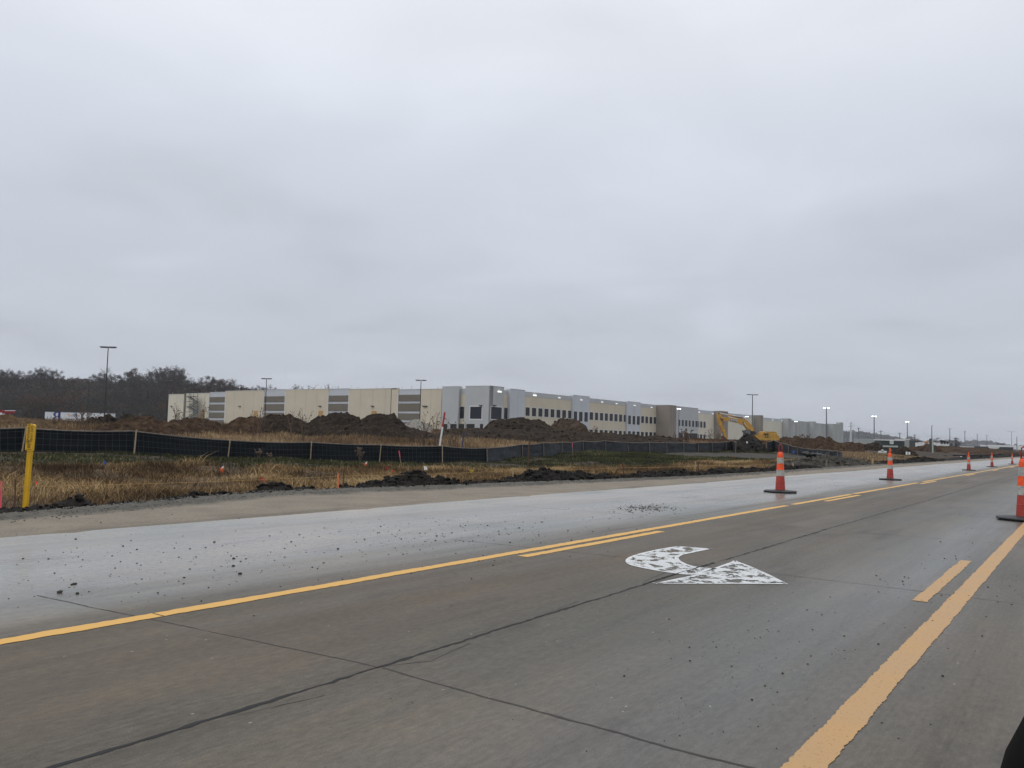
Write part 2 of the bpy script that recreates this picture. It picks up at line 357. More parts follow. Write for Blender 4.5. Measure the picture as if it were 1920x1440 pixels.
tag(mesh_grid('ground',GX,GY,GZ,gm,{'soil':soil}),kind='structure')

# ---------------------------------------------------------------- road
XE,XYL,XCR,XYR=-9.23,-4.76,-3.0,-0.860
rm=bpy.data.materials.new('wet concrete'); rm.use_nodes=True; t=rm.node_tree; b=t.nodes['Principled BSDF']
tcn=nd(t,'ShaderNodeTexCoord'); sp=nd(t,'ShaderNodeSeparateXYZ'); ln(t,tcn.outputs['Object'],sp.inputs[0]); X=sp.outputs[0]; Yc=sp.outputs[1]
def rn(scale,stretch,detail=5,rough=.6,off=0):
    mp=nd(t,'ShaderNodeMapping'); mp.inputs['Scale'].default_value=stretch; mp.inputs['Location'].default_value=(off,off,0); ln(t,tcn.outputs['Object'],mp.inputs[0])
    n=nd(t,'ShaderNodeTexNoise'); n.inputs['Scale'].default_value=scale; n.inputs['Detail'].default_value=detail; n.inputs['Roughness'].default_value=rough
    ln(t,mp.outputs[0],n.inputs['Vector']); return n.outputs[0]
streak=rn(1.0,(1.6,0.09,1),5,.6); streak2=rn(1.0,(7,0.35,1),4,.6,5); blot=rn(.45,(1,.6,1),5,.6,9); fine=rn(38,(1,.35,1),4,.7,2)
Xw=mth(t,'ADD',X,mth(t,'MULTIPLY',mth(t,'SUBTRACT',streak,0.5),0.9))
ux=mth(t,'MULTIPLY_ADD',Xw,0.1,1.0)         # x=-10 ->0 , x=0 ->1
lane=ramp(t,ux,[(0.05,(0.30,0.295,0.285)),(0.20,(0.235,0.232,0.228)),(0.32,(0.235,0.23,0.222)),(0.41,(0.185,0.179,0.170)),(0.46,(0.145,0.134,0.118)),(0.53,(0.092,0.079,0.061)),(0.66,(0.090,0.075,0.056)),(0.70,(0.086,0.079,0.065)),(0.80,(0.094,0.086,0.071)),(0.87,(0.090,0.087,0.079)),(0.92,(0.090,0.081,0.066)),(1.0,(0.096,0.087,0.070))])
c=mixc(t,1.0,lane,ramp(t,blot,[(0.3,(0.80,0.87,0.88)),(0.7,(1.22,1.12,1.06))]),'MULTIPLY')
c=mixc(t,1.0,c,ramp(t,streak2,[(0.3,0.90),(0.7,1.10)]),'MULTIPLY')
c=mixc(t,1.0,c,ramp(t,fine,[(0.3,0.74),(0.7,1.26)]),'MULTIPLY')
grain=rn(150,(1,.8,1),3,.7,4); tine=rn(1.0,(55,1.1,1),3,.6,6); stain=rn(1.3,(1.2,.35,1),6,.68,14)
c=mixc(t,1.0,c,ramp(t,grain,[(0.3,0.72),(0.7,1.28)]),'MULTIPLY')
c=mixc(t,1.0,c,ramp(t,tine,[(0.3,0.91),(0.7,1.09)]),'MULTIPLY')
c=mixc(t,1.0,c,ramp(t,stain,[(0.34,(0.70,0.70,0.72)),(0.43,(0.95,0.95,0.96)),(0.55,(1.0,1.0,1.0)),(0.68,(1.18,1.13,1.05))]),'MULTIPLY')
vo=nd(t,'ShaderNodeTexVoronoi'); vo.inputs['Scale'].default_value=5.5; vo.inputs['Randomness'].default_value=1
mpv=nd(t,'ShaderNodeMapping'); mpv.inputs['Scale'].default_value=(1.6,.8,1); ln(t,tcn.outputs['Object'],mpv.inputs[0]); ln(t,mpv.outputs[0],vo.inputs['Vector'])
c=mixc(t,mth(t,'MULTIPLY',mth(t,'LESS_THAN',mth(t,'ADD',vo.outputs['Distance'],mth(t,'MULTIPLY',fine,0.11)),0.095),0.5),c,(0.5,0.48,0.44))
ln(t,c,b.inputs['Base Color'])
wet=ramp(t,streak,[(0.35,0.0),(0.65,1.0)])
lanewet=ramp(t,ux,[(0.05,0.36),(0.3,0.20),(0.45,0.24),(0.55,0.46),(0.75,0.44),(0.87,0.24),(0.93,0.34)])
ln(t,mth(t,'ADD',lanewet,mth(t,'MULTIPLY',wet,0.14)),b.inputs['Roughness'])
ln(t,ramp(t,ux,[(0.05,.42),(0.42,.36),(0.52,.16),(0.70,.16),(0.86,.26),(1.0,.16)]),b.inputs['Specular IOR Level'])
bp=nd(t,'ShaderNodeBump'); bp.inputs['Strength'].default_value=.25; bp.inputs['Distance'].default_value=.004; ln(t,fine,bp.inputs['Height']); ln(t,bp.outputs[0],b.inputs['Normal'])
# slab with a slightly ragged left edge
mb=MB(); yy=list(np.arange(-60,-30,5.0))+list(np.arange(-30,60,0.25))+list(np.arange(60,400,2.0))+[600,900,1500]
def xe(y): return XE+0.05*math.sin(y*0.35)+0.05*(float(vn(y*1.3,1.1))-.5)+(0.09 if (y%4.55)<0.25 else 0)
for i,y in enumerate(yy):
    e=xe(y) if y<120 else XE
    mb.v+= [(e,y,-0.13),(e,y,0),(-5,y,0),(0,y,0),(7,y,0),(14,y,0),(14,y,-0.13)]
for i in range(len(yy)-1):
    for k in range(6): mb.f.append((i*7+k,i*7+k+1,i*7+8+k,i*7+7+k)); mb.m.append(0)
tag(mb.build('road',rm,smooth=False),kind='structure')

# tar filled joints: thin ragged strips just above the slab
tar=base_mat('joint tar',(0.010,0.010,0.012),0.85,0.3,10)
tar2=base_mat('faded joint',(0.045,0.042,0.040),0.8,0.3,10)
mb=MB()
ys2=np.concatenate([np.arange(-4,40,0.05),np.arange(40,300,0.6)])
def strip(mb,pa,pb,w0,w1,seed,z=0.0015,wob=0.012,step=0.05,rag=1.0,mi=0):
    pa=Vector(pa);pb=Vector(pb); L=(pb-pa).length; n=max(2,int(L/step)); d=(pb-pa).normalized(); s=Vector((-d.y,d.x,0)); o=len(mb.v)
    tt=np.linspace(0,L,n+1)
    wa=w0*(1+rag*(vn(tt*4,seed)-.5)*1.0+rag*(vn(tt*23,seed+5)-.5)*1.0+rag*(vn(tt*60,seed+7)-.5)*1.2); wb=w1*(1+rag*(vn(tt*4,seed+9)-.5)*1.0+rag*(vn(tt*23,seed+3)-.5)*1.0+rag*(vn(tt*60,seed+2)-.5)*1.2); cw=(vn(tt*1.3,seed+20)-.5)*2*wob+(vn(tt*6,seed+25)-.5)*wob
    for i,q in enumerate(tt):
        p=pa+d*q+s*float(cw[i]); mb.v.append(tuple(Vector((p.x,p.y,z))+s*float(wa[i]))); mb.v.append(tuple(Vector((p.x,p.y,z))-s*float(wb[i])))
    for i in range(n): mb.f.append((o+2*i,o+2*i+1,o+2*i+3,o+2*i+2)); mb.m.append(mi)
for (xa,ya),(xb,yb) in zip([(-2.86,-2),(-2.915,3.2),(-2.99,6.6),(-3.03,12)],[(-2.915,3.2),(-2.99,6.6),(-3.03,12),(-3.0,45)]): strip(mb,(xa,ya,0),(xb,yb,0),.0105,.0105,1.5+ya,wob=.006,rag=1.3)
CX0=-2.915; strip(mb,(XCR,45,0),(XCR,300,0),.012,.012,2.5,step=.5)
strip(mb,(-2.985,6.15,0),(-3.005,7.75,0),.007,.007,9.1,z=.0042,wob=.004,rag=1.4)
mb.build('road_joint',tar); tag(bpy.data.objects['road_joint'],kind='structure')
mb=MB()
for k,yj in enumerate([-1.5,3.07,7.5,11.9,16.4,20.9,25.4,29.9,34.4,38.9,48,57,66]):
    if k in (1,2): strip(mb,(CX0-.02,yj,0),(-5.9,yj-.22,0),.0045,.0045,k*3.1); strip(mb,(CX0+.02,yj,0),(0.6,yj-.14,0),.0065 if k==1 else .004,.0065 if k==1 else .004,k*2.3,wob=.02)
    else: strip(mb,(XCR-.02,yj,0),(-9.0,yj-.3,0),.004,.004,k*3.1); strip(mb,(XCR+.02,yj,0),(6,yj,0),.005,.005,k*2.3,wob=.02)
for (xa,ya,xb,yb,w) in [(-2.93,3.05,-2.80,3.33,.003),(-2.80,3.33,-2.88,3.75,.0025),(-3.02,6.2,-3.12,6.9,.003),(-2.95,4.5,-3.03,5.2,.002),(-2.86,2.2,-2.80,2.6,.002)]: strip(mb,(xa,ya,0),(xb,yb,0),w,w,xa*7,wob=.015)
tag(mb.build('transverse_joint',tar2),kind='structure')

# painted lines
ym=bpy.data.materials.new('worn yellow paint'); ym.use_nodes=True; t=ym.node_tree; b=t.nodes['Principled BSDF']
def wornpaint(t,b,col,col2,scale,lo,hi,stretch=(1,1,1),rotz=0):
    tcn=nd(t,'ShaderNodeTexCoord'); mp=nd(t,'ShaderNodeMapping'); m0=nd(t,'ShaderNodeMapping'); m0.inputs['Rotation'].default_value=(0,0,rotz); ln(t,tcn.outputs['Object'],m0.inputs[0]); mp.inputs['Scale'].default_value=stretch; ln(t,m0.outputs[0],mp.inputs[0])
    n=nd(t,'ShaderNodeTexNoise'); n.inputs['Scale'].default_value=scale; n.inputs['Detail'].default_value=8; n.inputs['Roughness'].default_value=.72; n.inputs['Distortion'].default_value=.4; ln(t,mp.outputs[0],n.inputs['Vector'])
    n3=nd(t,'ShaderNodeTexNoise'); n3.inputs['Scale'].default_value=2; n3.inputs['Detail'].default_value=4; ln(t,tcn.outputs['Object'],n3.inputs['Vector'])
    ln(t,mixc(t,n3.outputs[0],col,col2),b.inputs['Base Color'])
    tr=nd(t,'ShaderNodeBsdfTransparent'); ms=nd(t,'ShaderNodeMixShader'); ln(t,ramp(t,n.outputs[0],[(lo,0.0),(hi,1.0)]),ms.inputs[0]); ln(t,tr.outputs[0],ms.inputs[1]); ln(t,b.outputs[0],ms.inputs[2])
    out=[x for x in t.nodes if x.type=='OUTPUT_MATERIAL'][0]; ln(t,ms.outputs[0],out.inputs[0]); b.inputs['Roughness'].default_value=.5
wornpaint(t,b,(0.66,0.36,0.05),(0.58,0.33,0.07),26,.25,.29,(1,.5,1))
ym2=bpy.data.materials.new('faded yellow paint'); ym2.use_nodes=True; wornpaint(ym2.node_tree,ym2.node_tree.nodes['Principled BSDF'],(0.48,0.265,0.075),(0.38,0.245,0.125),90,.27,.42,(1,.7,1))
GAPS=[3.0,7.42,11.85,16.35]
mb=MB()
segs=[(-3,3.03),(3.042,7.4),(7.4,15.9),(16.3,21.0),(21.3,30.2),(31.2,60)]
for k,(a0,a1) in enumerate(segs): strip(mb,(XYL,a0,0),(XYL,a1,0),.066,.060,40+k,z=.0028,wob=.005,rag=.16)
strip(mb,(XYL,60,0),(XYL,300,0),.08,.08,44,z=.0028,step=1,rag=.1)
tag(mb.build('yellow_edge_line',ym),kind='structure')
mb=MB()
for k,(a0,a1) in enumerate([(-5.6,-2.6),(6.75,9.9),(17.9,20.9),(29.4,32.6),(41.0,44.2),(52.8,56),(64.5,67.7),(76,79)]): strip(mb,(XYL+.21,a0,0),(XYL+.21,a1,0),.060,.055,60+k,z=.0028,wob=.005,rag=.16)
tag(mb.build('yellow_dash_line',ym),kind='structure')
mb=MB()
strip(mb,(XYR,-3,0),(XYR-.02,60,0),.068,.066,80,z=.0028,wob=.002,rag=.10,step=.012); strip(mb,(XYR,60,0),(XYR,300,0),.08,.08,84,z=.0028,step=1,rag=.1)
strip(mb,(XYR-.23,6.95,0),(XYR-.23,9.8,0),.052,.050,90,z=.0028,rag=.16,wob=.004); strip(mb,(XYR-.23,18.2,0),(XYR-.23,21.2,0),.060,.055,91,z=.0028,rag=.3)
tag(mb.build('faded_yellow_line',ym2),kind='structure')
# turn arrow
wm=bpy.data.materials.new('worn white paint'); wm.use_nodes=True; wornpaint(wm.node_tree,wm.node_tree.nodes['Principled BSDF'],(0.60,0.62,0.63),(0.50,0.52,0.53),5.0,.468,.482,(1.6,1.3,1),R(-35))
wm2=bpy.data.materials.new('white paint rim'); wm2.use_nodes=True; wornpaint(wm2.node_tree,wm2.node_tree.nodes['Principled BSDF'],(0.66,0.68,0.70),(0.60,0.62,0.64),8,.43,.445,(1.5,1,1),R(-35))
def px2(pts): return [onz(a,b,.0028) for a,b in pts]
stem=[(1336,1029),(1270,1024),(1238,1029),(1215,1034),(1190,1040),(1172,1048),(1174,1056),(1186,1061),(1215,1067),(1250,1073),(1290,1078),(1306,1077),(1345,1066),(1325,1065),(1300,1062),(1283,1056),(1271,1048),(1276,1041),(1295,1037),(1318,1032)]
head=[(1225,1094),(1306,1077.3),(1378,1051),(1408,1062),(1440,1076),(1478,1095),(1370,1094.5),(1300,1094.5)]
P1=px2(stem);P2=px2(head)
def chaik(P,n=2):
    for _ in range(n):
        Q=[P[0]]
        for a_,b_ in zip(P[:-1],P[1:]): Q+=[a_.lerp(b_,.25),a_.lerp(b_,.75)]
        P=Q+[P[-1]]
    return P
P1=[P1[0]]+chaik(P1[1:12])+chaik(P1[12:]+[P1[0]])[:-1]
from mathutils.geometry import tessellate_polygon
mb=MB(); 
for P in (P1,P2):
    tri=tessellate_polygon([P]); mb.add(P,[tuple(q) for q in tri])
ar=mb.build('turn_arrow',wm,recalc=False)
mb=MB()
def area(P): return sum(P[i].x*P[(i+1)%len(P)].y-P[(i+1)%len(P)].x*P[i].y for i in range(len(P)))
def rim(P,w,skip=()):
    c=sum(P,Vector((0,0,0)))/len(P); n=len(P)
    for i in range(n):
        if i in skip: continue
        a,bq=P[i],P[(i+1)%n]; d=(bq-a); 
        if d.length<1e-4: continue
        d.normalize(); s=Vector((-d.y,d.x,0)); 
        s=s*w if (P is P2 and s.dot(c-a)>0) or (P is P1 and area(P)>0) else -s*w
        m=(a+bq)/2
        up=Vector((0,0,.0008)); mb.add([a+up,bq+up,bq+s+up,a+s+up],[(0,1,2,3)])
rim(P1,.04); rim(P2,.03,(3,4))
tag(mb.build('turn_arrow_rim',wm2,ar,recalc=False)); tag(ar,kind='structure')

# gravel shoulder
sm=bpy.data.materials.new('crushed stone'); sm.use_nodes=True; t=sm.node_tree; b=t.nodes['Principled BSDF']
a=nd(t,'ShaderNodeAttribute',attribute_name='soil'); tcn=nd(t,'ShaderNodeTexCoord')
v=nd(t,'ShaderNodeTexVoronoi'); v.inputs['Scale'].default_value=26; ln(t,tcn.outputs['Object'],v.inputs['Vector'])
n1=nd(t,'ShaderNodeTexNoise'); n1.inputs['Scale'].default_value=1.3; n1.inputs['Detail'].default_value=5; ln(t,tcn.outputs['Object'],n1.inputs['Vector'])
n2=nd(t,'ShaderNodeTexNoise'); n2.inputs['Scale'].default_value=30; n2.inputs['Detail'].default_value=4; n2.inputs['Roughness'].default_value=.7; ln(t,tcn.outputs['Object'],n2.inputs['Vector'])
c=mixc(t,1.0,a.outputs['Color'],ramp(t,n1.outputs[0],[(0.3,.85),(0.7,1.15)]),'MULTIPLY'); c=mixc(t,1.0,c,ramp(t,n2.outputs[0],[(0.3,.72),(0.7,1.28)]),'MULTIPLY')
ln(t,c,b.inputs['Base Color']); b.inputs['Roughness'].default_value=.8; b.inputs['Specular IOR Level'].default_value=.25
bp=nd(t,'ShaderNodeBump'); bp.inputs['Strength'].default_value=.8; bp.inputs['Distance'].default_value=.02; ln(t,n2.outputs[0],bp.inputs['Height']); ln(t,bp.outputs[0],b.inputs['Normal'])
ysh=np.concatenate([np.arange(-60,-10,1.5),np.arange(-10,60,.12),np.arange(60,140,.6),np.arange(140,600,6)])
us=np.concatenate([np.linspace(0,.7,16),np.linspace(.73,1,14)]); UU,YY=np.meshgrid(us,ysh)
LL=lip(YY)-0.05; XX=(-9.1)+(LL+9.1)*UU
near=(YY<60)
ZZ=-0.012-0.02*UU+0.02*(fbm(XX*2,YY*1.0,3)-.5)*(UU>.03)*1.2
coarse=sst(.70,.80,UU+.08*(fbm(XX*1.5,YY*.8,2)-.5)); ZZ=ZZ+coarse*(0.05*np.sin(np.clip((UU-.72)/.28,0,1)*math.pi)+near*.05*(rng.random(UU.shape)-.5))-sst(.93,1,UU)*.16
ZZ=np.where(UU<0.02,-0.02,ZZ)
coarse3=coarse[...,None]; scol=c3(.205,.178,.143)*(1-coarse3)+c3(.092,.088,.077)*coarse3
scol=scol*(1-.22*(np.abs(UU-.12)<.05)*(fbm(XX,YY*.4,2)>.5))[...,None]
scol=scol*(1-.45*sst(.95,1,UU))[...,None]
tag(mesh_grid('gravel_shoulder',XX,YY,ZZ,sm,{'soil':scol},smooth=True),kind='structure')

# stones + mud crumbs (uncountable)
def lumps(name,pts,mat,sub=1,flat=.6):
    mb=MB()
    for k,(x,y,z,r) in enumerate(pts): mb.lump((x,y,z),r,0,sub,.55,k*.37,flat)
    return mb.build(name,mat)
pts=[]
for _ in range(4200):
    y=4+abs(random.gauss(0,1))*24; L=float(lip(y)); f=random.random()**.5; x=L+ (1-f)*1.2+.05
    pts.append((x,y,0.0+.02,random.uniform(.006,.018)))
o=lumps('loose_gravel',pts,base_mat('gravel stones',(0.125,0.12,0.108),.85,.35,3)); tag(o,'grey crushed stones lying along the outer lip of the gravel shoulder','gravel',kind='stuff')
pts=[]
def crumbs(cx,cy,sx,sy,n,r0,r1):
    for _ in range(n):
        r=r0+(r1-r0)*random.random()**3; pts.append((random.gauss(cx,sx),random.gauss(cy,sy),r*.35,r))
def crumbpx(px,py,spx,spy,n,r0,r1):
    for _ in range(n):
        a=px+random.gauss(0,spx); q=py+random.gauss(0,spy)
        if q<hor(a)+25: continue
        p=onz(a,q,0); r=.5*(r0+(r1-r0)*random.random()**4)*random.uniform(.6,1.1)
        if p.x<XE-1 : continue
        pts.append((p.x,p.y,r*.3,r))
crumbpx(500,1040,260,26,380,.006,.024); crumbpx(250,1090,180,22,200,.005,.020); crumbpx(850,1000,150,14,360,.007,.026); crumbpx(960,985,60,8,40,.01,.03)
crumbpx(1215,953,26,3,420,.012,.035); crumbpx(1190,962,50,8,60,.01,.03); crumbpx(1750,1090,120,60,240,.004,.020); crumbpx(1470,1200,130,60,150,.004,.017)
crumbpx(1330,1330,110,40,60,.003,.011); crumbpx(900,1200,400,120,60,.003,.010); crumbpx(1850,1060,60,40,40,.006,.02); crumbpx(300,975,300,30,60,.008,.03)
crumbpx(1600,1300,150,80,50,.003,.010)
for a,q,r in [(438,1048,.028),(437,1062,.026),(450,1077,.03),(112,1112,.034),(140,1096,.028),(145,1114,.024),(135,1097,.02),(1180,960,.03),(402,1017,.025)]:
    p=onz(a,q,0); pts.append((p.x,p.y,r*.2,r*.62))
o=lumps('mud_crumbs',pts,base_mat('mud crumb',(0.045,0.038,0.031),.9,spec=.15)); tag(o,'small dark crumbs of mud scattered over the wet concrete lanes','mud crumbs',kind='stuff')

# ---------------------------------------------------------------- grass (uncountable)
def blades(name,xs,ys,h,w,tint,mat,label,cat,lean=.5,seg=1,zoff=-.03):
    n=len(xs); zs=terr(xs,ys)+zoff
    an=rng.random(n)*2*math.pi; la=rng.random(n)*2*math.pi; le=lean*h*rng.random(n)
    cx,sx=np.cos(an)*w/2,np.sin(an)*w/2
    b0=np.stack([xs-cx,ys-sx,zs],1); b1=np.stack([xs+cx,ys+sx,zs],1)
    mx_=xs+np.cos(la)*le*.35; my_=ys+np.sin(la)*le*.35
    m0=np.stack([mx_-cx*.8,my_-sx*.8,zs+h*.55],1); m1=np.stack([mx_+cx*.8,my_+sx*.8,zs+h*.55],1)
    tp=np.stack([xs+np.cos(la)*le,ys+np.sin(la)*le,zs+h*(1-.25*rng.random(n))],1)
    v=np.stack([b0,b1,m1,m0,tp],1).reshape(-1,3)
    me=bpy.data.meshes.new(name); me.vertices.add(len(v)); me.vertices.foreach_set('co',v.ravel())
    o5=np.arange(n)[:,None]*5; li=np.concatenate([o5+0,o5+1,o5+2,o5+3,o5+3,o5+2,o5+4],1).ravel().astype(np.int32)
    me.loops.add(len(li)); me.loops.foreach_set('vertex_index',li)
    st=np.stack([np.arange(n)*7,np.arange(n)*7+4],1).ravel().astype(np.int32); tt=np.tile([4,3],n).astype(np.int32)
    me.polygons.add(2*n); me.polygons.foreach_set('loop_start',st); me.polygons.foreach_set('loop_total',tt); me.update(calc_edges=True); me.validate()
    at=me.attributes.new('tint','FLOAT','POINT'); at.data.foreach_set('value',np.repeat(np.clip(tint,0,1),5).astype(np.float32))
    me.materials.append(mat); ob=bpy.data.objects.new(name,me); COL.objects.link(ob)
    return tag(ob,label,cat,kind='stuff')
def scatter(n,x0,x1,y0,y1,mask):
    x=rng.uniform(x0,x1,n); y=rng.uniform(y0,y1,n); k=rng.random(n)<mask(x,y); return x[k],y[k]
def inview(x,y,m=6):
    c=(CM[:,0][:,None]*x+CM[:,1][:,None]*y); u=c[0]/-c[2]; return (c[2]<-1)&(u>-.72)&(u<.72)
x,y=scatter(760000,-28,-11.5,2,84,lambda a,b:strawmask(a,b)*(.15+1.5*sst(.34,.62,fbm(a*.8,b*.8,4)))*(1-.6*greymask(a,b)))
k=inview(x,y); x,y=x[k],y[k]; cl=fbm(x*.7,y*.7,3); d=np.hypot(x,y)
h=(.08+.17*rng.random(len(x)))*(.4+1.3*cl)*(1+.7*(rng.random(len(x))>.97)); wd=(.0045+.00042*d)*(.6+.8*rng.random(len(x)))
tn=.30+1.0*(fbm(x*.5+5,y*.5,4)-.5)*2+.32*rng.normal(size=len(x))*.6
blades('dry_grass',x,y,h,wd,tn,strawm,'matted dry straw coloured grass in the roadside ditch','dry grass',lean=1.5)
x,y=scatter(300000,-34,-13,2,100,lambda a,b:greenmask(a,b)+.12*(1-strawmask(a,b))*(1-greymask(a,b))); k=inview(x,y); x,y=x[k],y[k]; d=np.hypot(x,y)
h=(.05+.13*rng.random(len(x)))*(.5+fbm(x*.9,y*.9,2)); wd=(.006+.0006*d)*(.6+.8*rng.random(len(x)))
tn=.40+.5*(fbm(x*.5,y*.5,3)-.5)*2+.25*rng.normal(size=len(x))*.6+.15*sst(45,65,y)
tn=tn+.35*(rng.random(len(x))>.8)*(1-sst(42,50,y))
blades('green_grass',x,y,h,wd,tn,greenm,'short dull green grass along the foot of the silt fence','grass',lean=.8)
def tallmask(x,y):
    fx=np.interp(y,[0,12,18,25,82,84,100],[-38,-36.3,-33.2,-32.6,-31.6,-28,-19.5]); 
    return sst(.6,1.6,fx-x)*(1-sst(-4,6,-x-86))*np.interp(y,[0,92,100],[1,1,0])*(.45+.8*fbm(x*.25,y*.25,3))
x,y=scatter(330000,-92,-30,4,100,tallmask); k=inview(x,y); x,y=x[k],y[k]; d=np.hypot(x,y); cl=fbm(x*.3,y*.3,3)
red=sst(62,80,y)
h=(.22+.40*rng.random(len(x)))*(.25+1.4*cl)*(1+.5*sst(55,66,-x))*(1-.62*(1-sst(18,42,y))*sst(42,58,-x)); wd=(.008+.00055*d)*(.6+.8*rng.random(len(x)))
tn=.42+.60*(fbm(x*.22+3,y*.22,3)-.5)*2+.30*rng.normal(size=len(x))*.6-.16*red-.15*sst(55,70,-x)
blades('tall_dry_grass',x,y,h,wd,tn,tallm,'tall tan and brown dry grass in the field behind the silt fence','tall grass',lean=.55)
x,y=scatter(60000,-23,-12.6,84,120,lambda a,b:sst(14,16.5,-a)*(.2+.8*fbm(a*.5,b*.5,3))*(1-sst(100,112,b))); d=np.hypot(x,y)
blades('verge_grass',x,y,(.08+.18*rng.random(len(x)))*(.3+fbm(x*.4,y*.4,2)*1.2),(.008+.0005*d),.48+.26*rng.normal(size=len(x)),tallm,'tan grass tuft on the verge beyond the rubble bank','dry grass',lean=.6)
x,y=scatter(150000,-110,-23,100,330,lambda a,b:(.5+.6*fbm(a*.1,b*.1,3))*sst(-26,-30,a)); k=inview(x,y); x,y=x[k],y[k]; d=np.hypot(x,y)
blades('russet_brush',x,y,(.2+.35*rng.random(len(x)))*(.4+1.2*fbm(x*.12,y*.12,3)),(.012+.0006*d),.45+.5*(fbm(x*.08,y*.08,3)-.5)*2+.2*rng.normal(size=len(x)),brushm,'low russet brown brush covering the far field','brush',lean=.5)

# ---------------------------------------------------------------- soil heaps
def heapmesh(name,prof,x0,y0,dx,dy,halfd,zb,mat,nz=(1.0,.35),cell=.25,seed=0,sink=.5,clods=0,cr=(.05,.15),round_=1.0):
    """ridge along direction (dx,dy): prof = list of (s metres, height above zb)"""
    s0,s1=prof[0][0],prof[-1][0]; nx=max(8,int((s1-s0)/cell)); nyy=max(8,int(2*halfd/cell))
    ss=np.linspace(s0,s1,nx); tt=np.linspace(-1,1,nyy); Sg,Tg=np.meshgrid(ss,tt)
    H=np.interp(Sg,[p[0] for p in prof],[p[1] for p in prof])
    sh=np.clip(1-np.abs(Tg)**(1.25*round_),0,1)
    H2=H*sh
    fr,am=nz; X_=x0+Sg*dx-Tg*halfd*dy; Y_=y0+Sg*dy+Tg*halfd*dx
    X_=X_+am*.8*(fbm(Sg*fr+seed,Tg*halfd*fr+7,3)-.5); Y_=Y_+am*.8*(fbm(Sg*fr+seed+40,Tg*halfd*fr+7,3)-.5)
    nzv=(fbm(Sg*fr*.8+seed,Tg*halfd*fr*.8+seed,4)-.5)*2*am+ (rng.random(Sg.shape)-.5)*am*.45
    edge=np.clip(np.minimum.reduce([(Sg-s0)/(s1-s0)*8,(s1-Sg)/(s1-s0)*8,(1-np.abs(Tg))*4]),0,1)
    Z_=zb+H2+nzv*edge*np.clip(H/(.35*max(p[1] for p in prof)+1e-6),.25,1)-sink*(1-edge)
    i=np.arange(nx*nyy).reshape(nyy,nx); f=np.stack([i[:-1,:-1],i[:-1,1:],i[1:,1:],i[1:,:-1]],-1).reshape(-1,4)
    mb=MB(); mb.v=[tuple(q) for q in np.stack([X_.ravel(),Y_.ravel(),Z_.ravel()],1)]; mb.f=[tuple(int(z) for z in q) for q in f]; mb.m=[0]*len(mb.f)
    for c in range(clods):
        a=random.randrange(nx); b_=random.randrange(nyy); 
        if edge[b_,a]<.2: continue
        mb.lump((X_[b_,a],Y_[b_,a],Z_[b_,a]),random.uniform(*cr)*random.uniform(.5,1),0,1,.7,c*.71+seed,.75)
    return mb.build(name,mat,smooth=False)
# far heaps described by their outline: (px,py) crest points at depth d
right_v=Vector((float(CM[0,0]),float(CM[0,1]),0)).normalized()
def farheap(name,pts,d,mat,label,cat='soil heap',group=None,halfd=4,zb=None,am=.55,fr=1.15,cell=.2,clods=0,cr=(.08,.3),grow=1.0):
    c0=pts[len(pts)//2][0]; bx,by=ground_at(c0,d); zt=T(bx,by) if zb is None else zb
    prof=[]
    for a,q in pts:
        p=atd(a,q,d); s=(p-Vector((bx,by,p.z))).dot(right_v); prof.append((s,max(0.02,p.z-zt)*grow))
    o=heapmesh(name,prof,bx,by,right_v.x,right_v.y,halfd,zt,mat,(fr,am),cell,seed=c0*.13,clods=clods,cr=cr)
    return tag(o,label,cat,group)
GP='soil heaps along the far side of the field'
farheap('soil_heap',[(-60,800),(-40,786),(-10,783),(15,782),(40,784),(75,789),(100,795),(112,802)],66,soilt,'broad tan soil heap at the far left below the red machine',group=GP)
farheap('soil_heap',[(60,802),(70,793),(85,790),(105,792),(120,796),(132,803)],70,soilb,'brown soil heap in front of the left end of the white trailer',group=GP,halfd=3)
farheap('soil_heap',[(112,805),(124,795),(132,793),(142,797),(160,799),(175,802),(182,808)],72,mud2,'low dark brown heap under the lettering of the white trailer',group=GP,halfd=3)
farheap('soil_heap',[(160,806),(172,788),(180,782),(190,781),(200,778),(206,781),(211,790),(225,800)],74,mud2,'dark lumpy heap hiding the foot of the tall lamp post',group=GP,halfd=3,clods=40)
farheap('soil_heap',[(212,806),(222,788),(228,782),(236,777),(243,779),(250,787),(262,800)],76,mud2,'small dark peaked heap between lamp post and warehouse',group=GP,halfd=3,clods=30)
farheap('soil_heap',[(205,812),(222,801),(238,790),(250,787),(275,788),(300,792),(320,797),(345,801),(360,806)],62,soilb,'grass grown tan heap left of the warehouse corner',group=GP,halfd=5)
farheap('soil_heap',[(305,806),(325,794),(345,788),(370,785),(385,786),(400,792),(418,801)],74,soilb,'brown soil heap in front of the warehouse stair tower',group=GP,halfd=4)
farheap('soil_heap',[(400,804),(415,795),(440,791),(455,786),(470,784),(485,787),(500,796),(512,804)],76,soilb,'low brown heap in front of the second plywood door',group=GP,halfd=4)
farheap('soil_heap',[(478,804),(492,786),(505,778),(522,776),(534,776),(545,780),(552,784),(562,784),(574,789),(585,798),(595,806)],78,mud2,'tall dark soil heap in front of the brown banded bay beside a lamp post',group=GP,halfd=5,clods=60)
farheap('soil_heap',[(570,804),(582,788),(597,780),(612,779),(625,779),(634,777),(645,777),(656,779),(664,783),(676,786),(690,800)],80,mud2,'flat topped dark soil heap under the third banded bay',group=GP,halfd=5,clods=60)
farheap('soil_heap',[(664,800),(678,786),(690,780),(702,776),(713,775),(726,776),(737,779),(746,785),(757,795),(770,804)],80,mud2,'rounded dark soil heap left of the last banded bay',group=GP,halfd=5,clods=60)
